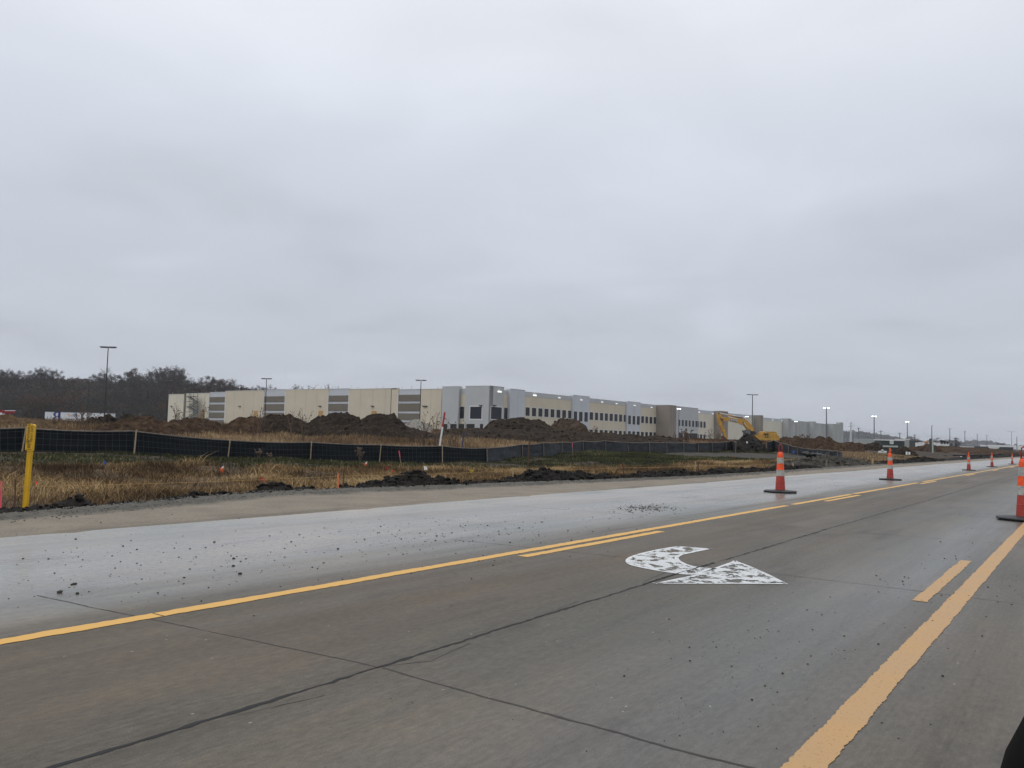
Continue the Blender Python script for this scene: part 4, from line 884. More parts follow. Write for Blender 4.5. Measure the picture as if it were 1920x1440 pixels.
# --- right hand front: (px0,px1,material,proud,height at the top px,py)
RS=[(917,944,grey1,1.0,ZT),(944,957,'recess',-1.0,None),(957,983,grey2,1.0,onF(970,730.5,'R',1.)[1]),(983,1075,beige,0,zbR),(1075,1105,grey2,.6,onF(1090,742.5,'R',.6)[1]),(1105,1177,beige,0,zbR),
(1177,1201,grey2,.6,onF(1189,754,'R',.6)[1]),(1201,1240,beige,0,zbR),(1254.5,1268,brownw,5.0,None),(1268,1309,grey1,1.2,onF(1290,764,'R',1.2)[1]),(1309,1346,beige2,0,onF(1325,770.5,'R')[1]),(1352,1365,brownw,3,None),
(1365,1414,beige2,0,onF(1390,777.5,'R')[1]),(1425,1431,brownw,3,None),(1431,1469,beige2,0,onF(1450,785,'R')[1]),(1478,1484,greyc,3,None),(1484,1517,greyc,0,onF(1500,790,'R')[1]),(1526,1530,greyc,3,None),(1530,1556,greyc,0,onF(1545,795,'R')[1]),(1562,1575,greyc,3,None),(1575,1581,greyc,1.5,None)]
zbR=float(zbR)
s_end=sR(1581)
# main body (roof and hidden walls)
sLend=onF(315,760,'L')[0]
m=MB(); D0=sLend
m.add([uR*a+uL*b_+Vector((0,0,z-ZB)) for z in(ZB,zbR-.9) for a,b_ in((1.5,1.5),(s_end-1,1.5),(s_end-1,D0-.3),(1.5,D0-.3))],[(0,1,2,3),(4,7,6,5),(0,4,5,1),(1,5,6,2),(2,6,7,3),(3,7,4,0)])
m.build('roof',roofm,bx_)
prev=0.3
flat_top=[]
tops={}
for (a,bq,mat,off,zt) in RS:
    s0,s1=prev if False else sR(a,0 if off==0 else off),sR(bq,0 if off==0 else off)
    if mat=='recess':
        s0,s1=sR(944,1.0),sR(957,1.0)
        zr=onF(950,732,'R',.2)[1]; zg=onF(950,739.5,'R',.2)[1]
        panel('R',s0-.5,s1+.5,ZB,zg,.2,-1.6,'wall',beige); panel('R',s0-.5,s1+.5,zg,zr,.25,-1.6,'wall',grey1)
        zz0,zz1=onF(950,786,'R',.2)[1],onF(950,764.8,'R',.2)[1]; winpart('R',sR(944.6,.2),sR(956.2,.2),zz0,zz1,.2,fr=.08)
        continue
    if off>=3:
        # projecting box bay
        zt=onF((a+bq)/2,{1254.5:760.5,1352:771.6,1425:779.2,1478:785.5,1526:791,1562:795.8,1575:797.8}[a],'R',off)[1]
        panel('R',s0,s1,ZB,zt,off,-1,'wall',mat); tops[a]=zt
        m=MB(); panel('R',s0-.08,s1+.08,zt,zt+.15,off+.08,-1,'',None,mb=m); m.build('coping',grey1,bx_)
        for q in (0.33,.66): m=MB(); panel('R',s0+(s1-s0)*q-.04,s0+(s1-s0)*q+.04,ZB,zt-.1,off+.012,off-.05,'',None,mb=m); m.build('panel_joint',steel_d,bx_)
        continue
    if zt is None: zt=zbR+.8
    panel('R',s0-.35,s1+.35 if off==0 else s1,ZB,zt,off,-.8 if off==0 else -.6,'wall',mat)
    if off==0 and mat is not greyc:
        m=MB(); panel('R',s0-.3,s1+.3,zt-1.15,zt,.05,-.3,'',None,mb=m); m.build('parapet_band',grey1 if a<1240 else grey2,bx_)
    m=MB(); panel('R',s0-.1,s1+.1,zt,zt+.12,off+.06,-.8,'',None,mb=m); m.build('coping',whitejoint if off else grey1,bx_)
    n_=max(1,int((s1-s0)/9)); m=MB()
    for k in range(1,n_+1):
        s=s0+(s1-s0)*k/(n_+1); panel('R',s-.03,s+.03,ZB,zt-.05,off+.008,off-.05,'',None,mb=m)
    m.build('panel_joint',MATS['joint line'],bx_)
# windows of the right hand front
def wx(v,x0=900,k=4.8): return x0+v/k
z1,z0=onF(985,763.5,'R')[1],onF(985,779.5,'R')[1]
w983=[(408,445),(465,503),(523,560),(578,615),(633,668),(686,722),(738,773),(791,825)]
for a,bq in w983: winpart('R',sR(wx(a)),sR(wx(bq)),z0,z1,0)
w1105=[(985,1017),(1033,1062),(1078,1108),(1122,1150),(1165,1195),(1208,1237),(1251,1278),(1292,1320)]; w1201=[(1450,1475),(1488,1512),(1525,1550),(1562,1585),(1598,1620)]
for a,bq in w1105+w1201: winpart('R',sR(wx(a)),sR(wx(bq)),z0,z1,0)
t1,t0=onF(wx(857),771.3,'R',.6)[1],onF(wx(857),789.6,'R',.6)[1]
for a,bq in [(842,873),(890,922),(938,970),(1333,1358),(1372,1397),(1411,1438)]: winpart('R',sR(wx(a),.6),sR(wx(bq),.6),t0,t1,.6)
l1=onF(wx(1000),805.4,'R')[1]; l0=l1-2.2
for a,bq in w983+w1105+w1201: winpart('R',sR(wx(a)),sR(wx(bq)),l0,l1,0,glassl)
for a,bq in [(842,873),(890,922),(938,970),(1333,1358),(1372,1397),(1411,1438)]: winpart('R',sR(wx(a),.6),sR(wx(bq),.6),l0,l1,.6,glassl)
winpart('R',sR(920.2,1.),sR(940.3,1.),onF(930,786,'R',1.)[1],onF(930,763.3,'R',1.)[1],1.0,fr=.25)
h1,h0=onF(1275,786.8,'R',1.2)[1],onF(1275,799,'R',1.2)[1]
for a,bq in [(343,363),(374,395),(405,427),(437,456),(468,488),(498,520)]:
    winpart('R',sR(wx(a,1200),1.2),sR(wx(bq,1200),1.2),h0,h1,1.2); 
for a,bq in [(524,532),(541,561),(571,591)]:
    winpart('R',sR(wx(a,1200)),sR(wx(bq,1200)),h0,h1,0); winpart('R',sR(wx(a,1200)),sR(wx(bq,1200)),l0,l1,0,glassl)
for a,bq in [(343,385),(395,440),(450,520)]: winpart('R',sR(wx(a,1200),1.2),sR(wx(bq,1200),1.2),l0,l1+.3,1.2,glassl)
winpart('R',sR(wx(1785-450,1200)) if False else sR(1461.5),sR(1463.5),l0,l1,0,glassl)
# lit wall lamps under the parapet
for a,q,off in [(935.5,734.5,1.),(1001.5,741.3,0),(1047.5,746,0),(1089,750,.6),(1128,754,0),(1155,757,0),(1189,760.5,.6),(1220.5,764,0),(1310,773,0),(1335.3,776,0),(1375.5,780,0),(1395,782,0),(1448,787.5,0),(1465,789,0)]:
    s,z=onF(a,q,'R',off); k=.36 if a<1010 else .17
    lm=panel('R',s-k*1.6,s+k*1.6,z-k*.55,z+k*.55,off+.5,off-.02,'wall_lamp',base_mat('glowing wall lamp',(1,1,1),.5,emit=(1,.98,.9),estr=.75) if 'glowing wall lamp' not in MATS else MATS['glowing wall lamp'])
# corner tower, left face (px 872..917) and the rest of the left hand front
panel('L',0.0,sL(872,1.0),ZB,ZT,1.0,-.5,'wall',grey1)
m=MB(); panel('L',-1.05,sL(872,1.)+.05,ZT,ZT+.12,1.06,-.5,'',None,mb=m); m.build('coping',whitejoint,bx_)
m=MB(); m.add([uR*a+uL*b_+Vector((0,0,z-ZB)) for z in(ZB,ZT) for a,b_ in((-1.0,-1.0),(.6,-1.0),(.6,.6),(-1.0,.6))],[(0,1,2,3),(4,7,6,5),(0,4,5,1),(1,5,6,2),(2,6,7,3),(3,7,4,0)]); m.build('wall',grey1,bx_)
winpart('L',sL(903.5,1.),sL(882,1.),onF(893,785.4,'L',1.)[1],onF(893,762.6,'L',1.)[1],1.0,fr=.3)
s0,s1=sL(872,0),sL(859.5,0); zr=onF(866,728.5,'L',.2)[1]; zg=onF(866,738.8,'L',.2)[1]
panel('L',s0-.6,s1+.6,ZB,zg,.2,-1.6,'wall',beige); panel('L',s0-.6,s1+.6,zg,zr,.25,-1.6,'wall',grey1)
winpart('L',sL(870.8,.2),sL(860.4,.2),onF(866,785,'L',.2)[1],onF(866,762.6,'L',.2)[1],.2,fr=.08)
zt=onF(844,725,'L',1.)[1]; panel('L',sL(859.5,1.),sL(828.5,1.),ZB,zt,1.0,-.5,'wall',grey1)
m=MB(); panel('L',sL(859.5,1.)-.05,sL(828.5,1.)+.05,zt,zt+.12,1.06,-.5,'',None,mb=m); m.build('coping',whitejoint,bx_)
m=MB(); panel('L',sL(860.6,1.),sL(859.3,1.),ZB,zt-.3,1.2,.9,'',None,mb=m); m.build('downspout',grey1,bx_)
def lz(px,py,off=0): return onF(px,py,'L',off)[1]
LS=[(827.5,788,beige,729.6),(746,653,beige,729),(615,533.5,beige,730.2),(494,421.5,beige,732.6),(391.5,348,beige2,737.6),(346.5,315.5,beige2,739.4)]
for a,bq,mat,q in LS:
    zt=lz((a+bq)/2,q); panel('L',sL(a),sL(bq),ZB,zt,0,-.6,'wall',mat)
    m=MB(); panel('L',sL(a)-.05,sL(bq)+.05,zt,zt+.1,.08,-.6,'',None,mb=m); m.build('coping',whitejoint,bx_)
    m=MB(); n_=max(1,int((a-bq)/24))
    for k in range(1,n_+1): s=sL(a)+(sL(bq)-sL(a))*k/(n_+1); panel('L',s-.035,s+.035,ZB,zt-.05,.01,-.05,'',None,mb=m)
    m.build('panel_joint',MATS['joint line'],bx_)
# banded bays
for a,bq,qt in [(788,746,730.2),(653,615,729),(533.5,494,730.4),(421.5,391.5,735.4)]:
    c=(a+bq)/2; zt=lz(c,qt); s0,s1=sL(a),sL(bq)
    panel('L',s0-.2,s1+.2,ZB,zt,-.25,-.9,'wall',grey2)
    zs=[(742.0-(0 if c>700 else -1.5 if c>600 else -2.0 if c>450 else -3),0)]
    bands={767:[(740,752.2),(756.3,770.7),(775,787.5),(791.5,804)],634:[(741.5,752.8),(757,770.6),(774.4,785.8),(789.5,802)],513.75:[(743,753.8),(757.6,769.8),(773.8,785.5),(789.5,801)],406.5:[(744.3,754),(758.2,769.6),(773.2,783.6),(787.5,798)]}[c]
    for t_,b__ in bands: panel('L',s0+.15,s1-.15,lz(c,b__,-.1),lz(c,t_,-.1),-.1,-.5,'brown_band',bandb)
    for s in (s0-.06,s1+.06): m=MB(); panel('L',s-.12,s+.12,ZB,zt-.8,.02,-.4,'',None,mb=m); m.build('reveal',whitejoint,bx_)
    m=MB(); panel('L',s0-.1,s1+.1,zt,zt+.1,-.15,-.9,'',None,mb=m); m.build('coping',whitejoint,bx_)
# doors boarded with plywood
for a,bq,q in [(484,477,770),(606.5,598,770),(706.5,697.5,770.5),(384,377.5,769.6)]:
    zt=lz(a,q); dd=panel('L',sL(a),sL(bq),ZB,zt,.10,-.05,'boarded_door',plyw); m=MB(); panel('L',(sL(a)+sL(bq))/2-.05,(sL(a)+sL(bq))/2+.05,ZB,zt-.1,.13,.08,'',None,mb=m); m.build('board_seam',wood,dd)
    s,z=onF(a+(-32),q-9,'L'); 
for px in (322,450,600.5,699,796,800-1):
    s,z=onF(px,761.5,'L'); m=MB(); panel('L',s-.5,s+.5,z-.12,z+.12,.5,-.02,'',None,mb=m); m.build('wall_lamp',steel_d,bx_)
for px,py in ((902,760.3),(926,760.3)):
    sd='L' if px<917 else 'R'; s,z=onF(px,py,sd,1.); m=MB(); panel(sd,s-.45,s+.45,z-.12,z+.12,1.5,1.0,'',None,mb=m); m.build('wall_lamp',steel_d,bx_)
m=MB(); panel('L',sL(348.2),sL(345.8),ZB,lz(347,737.5),.35,-.1,'',None,mb=m); m.build('downspout',base_mat('downspout',(0.16,0.14,0.105),.7),bx_)
# rods along the roof edge
for k,px in enumerate([322,330,345,361,375,389,402,413,431,447,473,496,520,545,566,583,600,622,640,657,669,692,705,717,740,752,770,793,819]):
    q=np.interp(px,[315,390,430,533,615,827],[739,737.2,733,730.2,729.3,729.4]); s,z=onF(px,q,'L'); m=MB()
    hh=.55+.35*((k*7)%5)/4; m.tube([FP('L',s,z,-.3),FP('L',s-.12,z+hh,-.3),FP('L',s-.35,z+hh+.15,-.3)],.035,4); m.build('safety_rod',steel_d if k%3 else whitejoint,bx_)
# low concrete base band glimpses & dock openings below the grey panels
for a,bq in [(840,829.5),(857,845.5),(871,861),(891,876),(909,901)]:
    off=1.0; z=lz(a,795,off); panel('L',sL(a,off),sL(bq,off),ZB,z,off+.03,off-.1,'dock_opening',glassl)
m=MB(); panel('L',sL(812,0),sL(805,0),ZB,lz(808,797),.03,-.1,'',None,mb=m); m.build('dock_opening',glassl,bx_)

# scaffold stair tower in front of the left hand wall
sc=empty('scaffold_tower',atd(363,790,222),'thin grey scaffold stair tower standing against the far left panel','scaffold')
def SCP(px,py,dd=0): return atd(px,py,BD*1.0+70+dd)
dS=onF(363,760,'L'); baseS=Vector((Cn.x,Cn.y,0))+uL*dS[0]+nL*1.4; sc.location=(baseS.x,baseS.y,ZB)
def q2(px,py,o=0):
    s,z=onF(px,py,'L',1.4+o); return uL*(s-dS[0])+nL*o+Vector((0,0,z-ZB))
m=MB()
for px in (356,363,371):
    for o in (0,1.6): m.tube([q2(px,800,o),q2(px,737 if px!=363 else 733,o)],.07,5)
m.build('upright',steel_d,sc)
for k,y in enumerate((744,754,763,773,783)):
    m=MB(); a,bq=q2(352 if k%2 else 354,y),q2(371.5,y); m.add([a,bq,bq+nL*1.6,a+nL*1.6,a+Vector((0,0,.15)),bq+Vector((0,0,.15)),bq+nL*1.6+Vector((0,0,.15)),a+nL*1.6+Vector((0,0,.15))],[(0,1,2,3),(4,7,6,5),(0,4,5,1),(1,5,6,2),(2,6,7,3),(3,7,4,0)]); m.build('platform',poleg,sc)
    m=MB(); p0,p1=(q2(356,y+10,.3),q2(371,y,.3)) if k%2 else (q2(371,y+10,.3),q2(356,y,.3))
    m.tube([p0,p1],.22,4); m.tube([p0+nL,p1+nL],.16,4); m.tube([p0+Vector((0,0,1)),p1+Vector((0,0,1))],.05,4); m.build('stair_flight',poleg,sc)
    m=MB(); 
    for j in range(1,4): m.tube([q2(353,y-j*2),q2(360,y-j*2)],.04,4)
    m.build('ladder_rungs',steel_d,sc)

# ---------------------------------------------------------------- lamp posts
LG='tall lamp posts around the warehouse yard'
def lamp(px,ytop,mat,label,lit=False,d=None,heads=2,span=1.5,r=.10,zb=None,pxh=None,lean=0):
    ztop=10.6 if d is None else None
    if d is None: d=(ztop-EYE)*FPX/(hor(px)-ytop)
    if lit: span*=.62
    r*=.72
    P=atd(px,ytop,d); zg=T(P.x,P.y)-.3; e=empty('lamp_post',(P.x,P.y,zg),label,'lamp post',LG); H=P.z-zg
    m=MB(); m.tube([(0,0,0),(0,0,H)],[r*1.25,r*.8],8); m.build('pole',mat,e)
    m=MB(); m.lathe([(r*2.2,0),(r*2.2,.6),(r*1.5,.7)],n=12); m.build('footing',greyc,e)
    hm=lampon if lit else mat; rv=right_v
    sides=(-1,1) if heads==2 else (1,)
    for sgn in sides:
        m=MB(); rot=Matrix.Rotation(ang,3,'Z'); c=rv*(sgn*span*.5)+Vector((0,0,H+.02))
        m.box(c,(span*.85,.35,.10 if not lit else .08),rot); h=m.build('lamp_head',mat,e)
        m=MB(); m.box(c-Vector((0,0,.09 if not lit else .12)),(span*(.7 if not lit else .55),.3,.06 if not lit else .16),rot); m.build('lens',lampon if lit else lampoff,h)
    return e
lamp(203,651,polem,'tallest dark lamp post at the left, rising above the wooded hill',span=1.0,r=.09)
lamp(167.5,712,polem,'thin dark lamp post in front of the white trailer',span=.8,r=.08)
lamp(315,712,polem,'dark lamp post at the far left edge of the warehouse',span=.8,r=.10)
lamp(500,710,polem,'dark lamp post before the second brown banded bay',span=1.0,r=.10)
lamp(789.5,713,polem,'dark lamp post beside the rightmost brown banded bay',span=1.0,r=.10)
lamp(734,729,polem,'dark single arm lamp post in front of a plain beige panel',heads=1,span=1.2,r=.09)
lamp(1411,740,poleg,'grey lamp post rising behind the excavator boom',d=178,span=1.3,r=.16)
lamp(1273,766,poleg,'grey twin lamp post with lit heads before the windowed grey panel',lit=True,span=1.1,r=.14)
lamp(1400.5,780.5,poleg,'lit twin lamp post seen behind the excavator boom',lit=True,span=1.0,r=.13)
lamp(1492.5,789.8,poleg,'lit lamp post before the bare concrete panels',lit=True,span=1.2,r=.13)
lamp(1549.5,764,poleg,'bright lit grey lamp post near the end of the warehouse',lit=True,span=1.5,r=.2)
lamp(1639,780,poleg,'bright lit lamp post above the pale green trailer',lit=True,span=1.5,r=.22)
lamp(1701.2,790.5,poleg,'lit lamp post behind the grey container right of the dark one',lit=True,span=1.2,r=.22)
lamp(1747,798,poleg,'unlit grey pole rising behind the pale cabinet',heads=1,span=.3,r=.24)
lamp(1780.8,804,poleg,'unlit grey lamp post beside the white low building',span=.9,r=.24)
lamp(1809,808.5,poleg,'unlit grey lamp post right of the dark utility pole',span=.9,r=.24)
lamp(1832.3,814,poleg,'unlit grey lamp post, second last before the far hill',span=.6,r=.24)
lamp(1850.3,816,poleg,'faint grey lamp post at the right end of the far hill',span=.9,r=.24)
lamp(1906.5,819,poleg,'faint grey lamp post near the bright far strip',span=.5,r=.3)
lamp(1896.5,809,poleg,'faintest thin mast near the right edge',d=700,span=4,r=.25)
UG='distant utility poles on the horizon'
def upole(px,yt,yb,d,r,mat,arms,label):
    P=atd(px,yt,d); zg=T(P.x,P.y)-.3; e=empty('utility_pole',(P.x,P.y,zg),label,'utility pole',UG); H=P.z-zg
    m=MB(); m.tube([(0,0,0),(0,0,H)],[r*1.2,r*.6],7); m.build('pole',mat,e)
    for f,w in arms:
        m=MB(); m.box(Vector((0,0,H*f)),(w,.25,.35),Matrix.Rotation(ang,3,'Z')); m.build('crossarm',mat,e)
    return H
upole(1595.3,791.5,832,520,.62,polew,[(.82,3.2),(.6,3.2),(.95,1.6)],'white steel power pole right of the warehouse end')
upole(1610,802,832,600,.45,poleg,[(.95,2.5)],'thin grey power pole beside the white steel one')
upole(1622,812,832,800,.4,poleg,[(.95,2.5)],'very faint pole before the hazy wood')
upole(1651.7,807,826,650,.45,poleg,[(.93,3)],'thin pole rising over the dark green container')
upole(1687,811,826,700,.45,poleg,[(.93,3)],'faint pole over the right end of the dark container')
upole(1715,814,828,800,.4,poleg,[(.9,3)],'faint pole right of the lit lamp post')
upole(1792.3,820,838,420,.35,steel_d,[(.9,2.2),(.7,2.2)],'short dark utility pole with two crossarms')
# wires between the distant poles
m=MB()
for off,sg in ((0,3),(3.5,3.5),(-3.5,3.2)):
    A=atd(1595.3,797+off,520);B_=atd(1651.7,811+off*.8,650);C_=atd(1687,814+off*.7,700);D_=atd(1715,817+off*.6,800);E_=atd(2000,826+off*.5,950)
    for a,bq in ((A,B_),(B_,C_),(C_,D_),(D_,E_)): m.tube([a.lerp(bq,u)-Vector((0,0,sg*math.sin(u*math.pi)*.4)) for u in np.linspace(0,1,7)],.055,3)
tag(m.build('power_line',poleg),'faint power lines strung between the distant poles','power line')

# ---------------------------------------------------------------- far vehicles, containers and buildings
def at_ground(px,d): x_,y_=ground_at(px,d); return Vector((x_,y_,T(x_,y_)))
def wallbox(px0,px1,yt,d,depth,name,mat,parent,base=None,inset=0):
    A=atd(px0,yt,d);B_=atd(px1,yt,d); zg=base
    dirv=Vector((B_.x-A.x,B_.y-A.y,0)); L=dirv.length; dirv.normalize(); bk=Vector((-dirv.y,dirv.x,0)); 
    if bk.dot(Vector((0,1,0)))<0: bk=-bk
    o=parent.location; m=MB(); vs=[]
    for z in (zg,A.z):
        for p in (A,B_,B_+bk*depth,A+bk*depth): vs.append(Vector((p.x-o.x,p.y-o.y,z-o.z)))
    m.add(vs,[(0,1,2,3),(4,7,6,5),(0,4,5,1),(1,5,6,2),(2,6,7,3),(3,7,4,0)]); return m.build(name,mat,parent),A,B_,dirv,bk
# white box trailer at left
d=205; g=at_ground(146,d); tr=empty('box_trailer',g,'white box trailer with blue and orange lettering behind the soil heaps','trailer')
A=atd(84.5,771.3,d);B_=atd(207,776,d*1.0); dv=Vector((B_.x-A.x,B_.y-A.y,0)); L=dv.length; dv.normalize(); bk=Vector((-dv.y,dv.x,0)); zt=(A.z+B_.z)/2; zb_=zt-2.9
c=(A+B_)/2; m=MB(); rt=Matrix.Rotation(math.atan2(dv.y,dv.x),3,'Z'); cc=Vector((c.x,c.y,(zt+zb_)/2))+bk*1.3-g; m.box(cc,(L,2.6,zt-zb_),rt); m.build('body',trail_w,tr)
m=MB(); m.box(cc+Vector((0,0,(zt-zb_)/2+.04)),(L+.1,2.7,.10),rt); m.build('top_rail',poleg,tr)
m=MB(); m.box(cc-Vector((0,0,(zt-zb_)/2+.1)),(L,2.3,.2),rt); m.build('chassis',steel_d,tr)
for k in (.78,.86):
    for sd in (-1,1):
        w_=MB(); p=A+dv*(L*k)+bk*(1.3+sd*1.1); p.z=zb_-.55; prof=[]; cw=Vector((p.x,p.y,p.z))-g; w_.tube([cw-bk*.14,cw+bk*.14],.5,18); w_.build('wheel',rubber,tr)
te=Vector((math.pi/2,0,math.atan2(dv.y,dv.x)))
def onT(px,py,o=.03): p=atd(px,py,d); s=(p-A).dot(dv); q_=A+dv*s-bk*o; return Vector((q_.x,q_.y,p.z))-g
def letter(s,px,py,hpx,mat,flip=False,sx=1.): 
    o=text_mesh(s,hpx*1.42*d/FPX,'lettering',mat,tr,onT(px,py),te,.02,sx); 
    if flip: o.scale=(-sx,1,1)
    return o
letter('R',106,781.3,17.5,logo_b,True,1.25)
for dx in (-.35,.35): o=letter('R',106+dx*1.6,781.3,17.5,logo_b,True,1.25); o.location.z+=.05*dx
m=MB(); st=[]
cS=onT(107,778.6,.09); ux_=dv
for k in range(10):
    rr_=(.42 if k%2==0 else .18); an=math.pi/2+k*math.pi/5; st.append(cS+ux_*rr_*math.cos(an)+Vector((0,0,rr_*math.sin(an))))
m.add(st+[cS],[(k,(k+1)%10,10) for k in range(10)]); m.build('star',trail_w,tr,recalc=False)
for s,px,mt in (('T',128.7,logo_r),('o',131.8,logo_y),('y',134.6,logo_y),('s',137.4,logo_b)): letter(s,px,778.8,4.2,mt,sx=1.1)
letter('R',141.7,779,6.5,logo_b,True,1.2); letter('U',146.3,779.2,4,logo_y); letter('s',149,779.4,4,blk)
letter('BABIES',134,786.3,3.0,blk,sx=1.3); letter('R',145,786,4.2,logo_b,True); letter('Us',149.5,786.3,3,blk)
# red machine at far left
d=150; g=at_ground(10,d); rd=empty('red_machine',g,'dark red machine boom with pale stripe at the far left edge','machinery')
P=lambda px,py,o=0:atd(px,py,d+o)-g
m=MB()
def quadbox(m,x0,y0,x1,y1,dep=1.2,o=0):
    a,b_,c,d_=P(x0,y0),P(x1,y0),P(x1,y1),P(x0,y1); bk=Vector((-right_v.y,right_v.x,0))*dep; sh=Vector((-right_v.y,right_v.x,0))*o
    m.add([v+sh for v in (a,b_,c,d_,a+bk,b_+bk,c+bk,d_+bk)],[(0,1,2,3),(4,7,6,5),(0,4,5,1),(1,5,6,2),(2,6,7,3),(3,7,4,0)]); return m
quadbox(m,-30,770.5,28.5,774.8); m.build('boom',redm,rd)
m=MB(); quadbox(m,9,769.3,28.5,770.6,1.25,-.03); m.build('pale_stripe',whitep,rd)
m=MB(); quadbox(m,28.5,769.5,35,774,.8); quadbox(m,30,772,33,783,.5,.1); m.build('boom_head',steel_d,rd)
m=MB(); quadbox(m,-30,772,8,779,1.6,.2); quadbox(m,1,769,3.5,775,1.5,-.1); m.build('carriage',redm,rd)
m=MB(); m.tube([P(2,776,-.2),P(2,776,1.2)],.25,10); m.tube([P(8,777.5,-.2),P(8,777.5,1.2)],.22,10); m.build('roller',whitep,rd)
# pale trailer, dark container, grey container, dumpster
def simplebox(px0,px1,yt,d,dep,name,label,cat,mat,trim=None,ribs=0,h=None):
    g=at_ground((px0+px1)/2,d); e=empty(name,g,label,cat); zt=atd(px0,yt,d).z; base=g.z if h is None else zt-h
    o,A,B_,dv,bk=wallbox(px0,px1,yt,d,dep,'body',mat,e,base)
    if trim:
        m=MB(); L=(B_-A).length; rt=Matrix.Rotation(math.atan2(dv.y,dv.x),3,'Z'); c=(A+B_)/2; cc=Vector((c.x-g.x,c.y-g.y,A.z-g.z+.08))+bk*dep/2; m.box(cc,(L+.2,dep+.2,.22),rt); m.build('roof',trim,e)
    if ribs:
        m=MB(); L=Vector((B_.x-A.x,B_.y-A.y,0)).length; rt=Matrix.Rotation(math.atan2(dv.y,dv.x),3,'Z')
        for k in range(ribs):
            p=A+dv*(L*(k+.5)/ribs)-bk*.03; m.box(Vector((p.x-g.x,p.y-g.y,(base+A.z)/2-g.z)),(L/ribs*.4,.08,A.z-base-.3),rt)
        m.build('corrugation',mat,e)
    return e,A,B_,dv,bk,g
simplebox(1613,1652.5,824.5,175,3,'site_trailer','pale green grey site trailer left of the dark container','trailer',palegrn,palegrn,9)
e,A,B_,dv,bk,g=simplebox(1652,1696,825.5,165,3,'shipping_container','dark green grey shipping container with a small white sign','container',conten,whitejoint,22)
m=MB(); p=atd(1671.8,829,164.7)-g; rt=Matrix.Rotation(math.atan2(dv.y,dv.x),3,'Z'); m.box(p,(.72,.05,.68),rt); sg=m.build('sign_board',whitep,e)
m=MB(); m.box(atd(1671.8,833.3,164.7)-g,(.5,.05,.3),rt); m.build('sign_strip',signgrn,e)
text_mesh('RM',.33,'lettering',blk,e,atd(1671.8,828.6,164.6)-g,(math.pi/2,0,math.atan2(dv.y,dv.x)),.01,1.1)
simplebox(1696,1705,824.5,172,4,'site_trailer','pale grey end of a trailer right of the dark container','trailer',greyc,whitejoint,3)
simplebox(1705,1716,826,176,4,'shed','dark grey shed right of the pale trailer end','shed',base_mat('shed grey',(0.09,0.092,0.098),.8),poleg,4)
e,A,B_,dv,bk,g=simplebox(1667,1681.5,838,112,1.6,'dumpster','dark green dumpster with pale rim before the container','dumpster',dgreen,palegrn,0,h=.95)
m=MB(); m.box(atd(1671.5,845,111.8)-g,(.12,.04,.2),rt); m.build('label_plate',whitep,e)
simplebox(1716,1732,831,230,5,'site_trailer','low white trailer behind the russet brush','trailer',whitep,whitep,4)
e,A,B_,dv,bk,g=simplebox(1749,1763,830.5,260,9,'low_building','white annex of the low building behind the pale cabinet','building',whitep,whitep,0)
e,A,B_,dv,bk,g=simplebox(1762,1780,829.5,258,9,'low_building','low white building with dark roof edge at right','building',whitep,base_mat('dark roof edge',(0.05,0.035,0.035),.8),0)
for k in range(3): m=MB(); p=A.lerp(B_,.2+.3*k); m.box(Vector((p.x-g.x,p.y-g.y,2.0))-bk*.05,(.6,.1,.9),Matrix.Rotation(math.atan2(dv.y,dv.x),3,'Z')); m.build('window',glass,e)
simplebox(1780.5,1786,831,262,6,'shed','dark green shed right of the white building','shed',base_mat('shed green',(0.03,0.065,0.05),.8),None,0)
simplebox(1797,1830,836.5,420,10,'low_building','grey far low building between two lamp posts','building',poleg,poleg,6)
simplebox(1814,1826,838,300,5,'low_building','pale low roofed shed under the far hill','building',greyc,whitep,0)
simplebox(1843,1900,838,330,9,'far_warehouse','dark low building behind the white van','building',base_mat('far dark wall',(0.04,0.045,0.048),.8),steel_d,0)
e,A,B_,dv,bk,g=simplebox(1861.5,1873,839.2,240,2,'delivery_van','white van parked at the far edge of the brown field','van',whitep,whitep,0,h=1.6)
for k in (.2,.8): m=MB(); p=A.lerp(B_,k); m.tube([Vector((p.x-g.x,p.y-g.y,A.z-g.z-1.6))-bk*.05,Vector((p.x-g.x,p.y-g.y,A.z-g.z-1.6))+bk*.3],.35,12); m.build('wheel',rubber,e)
m=MB(); m.box(Vector((A.lerp(B_,.88).x-g.x,A.lerp(B_,.88).y-g.y,A.z-g.z-.5))-bk*.03,(.5,.06,.5),rt); m.build('window',glass,e)
simplebox(1880,1990,835,620,30,'far_warehouse','bright white roofed far building at the right edge','building',whitep,base_mat('bright far roof',(0.85,0.87,0.88),.6),0,h=4)
# pale cabinet with dark back frame
g=at_ground(1747,128); e=empty('utility_cabinet',g,'tall narrow pale green cabinet panel with dark back and braces','cabinet')
m=MB(); rt=Matrix.Rotation(ang,3,'Z'); p=atd(1747.3,836,128)-g; m.box(p,(.34,.25,2.05),rt); m.build('panel',base_mat('pale green panel',(0.42,0.47,0.42),.7,.1,3),e)
m=MB(); m.box(p+right_v*-.22+Vector((0,.15,.06)),(.16,.5,2.1),rt); m.build('back_frame',steel_d,e)
m=MB(); m.tube([p+right_v*-.2+Vector((0,0,.6)),p+right_v*-1.2+Vector((0,0,-1.0))],.05,5); m.tube([p+right_v*.2+Vector((0,.2,.2)),p+right_v*.45+Vector((0,.2,-1.0))],.05,5); m.build('brace',steel_d,e)
g=at_ground(1736,170); m=MB(); m.lump((0,0,0),.34,0,2,.6,3,.55); o=m.build('orange_tarp',base_mat('orange tarp',(0.40,0.18,0.05),.7,.2,2)); o.location=atd(1737,829.3,152); tag(o,'crumpled orange tarp on top of the russet mound','tarp')
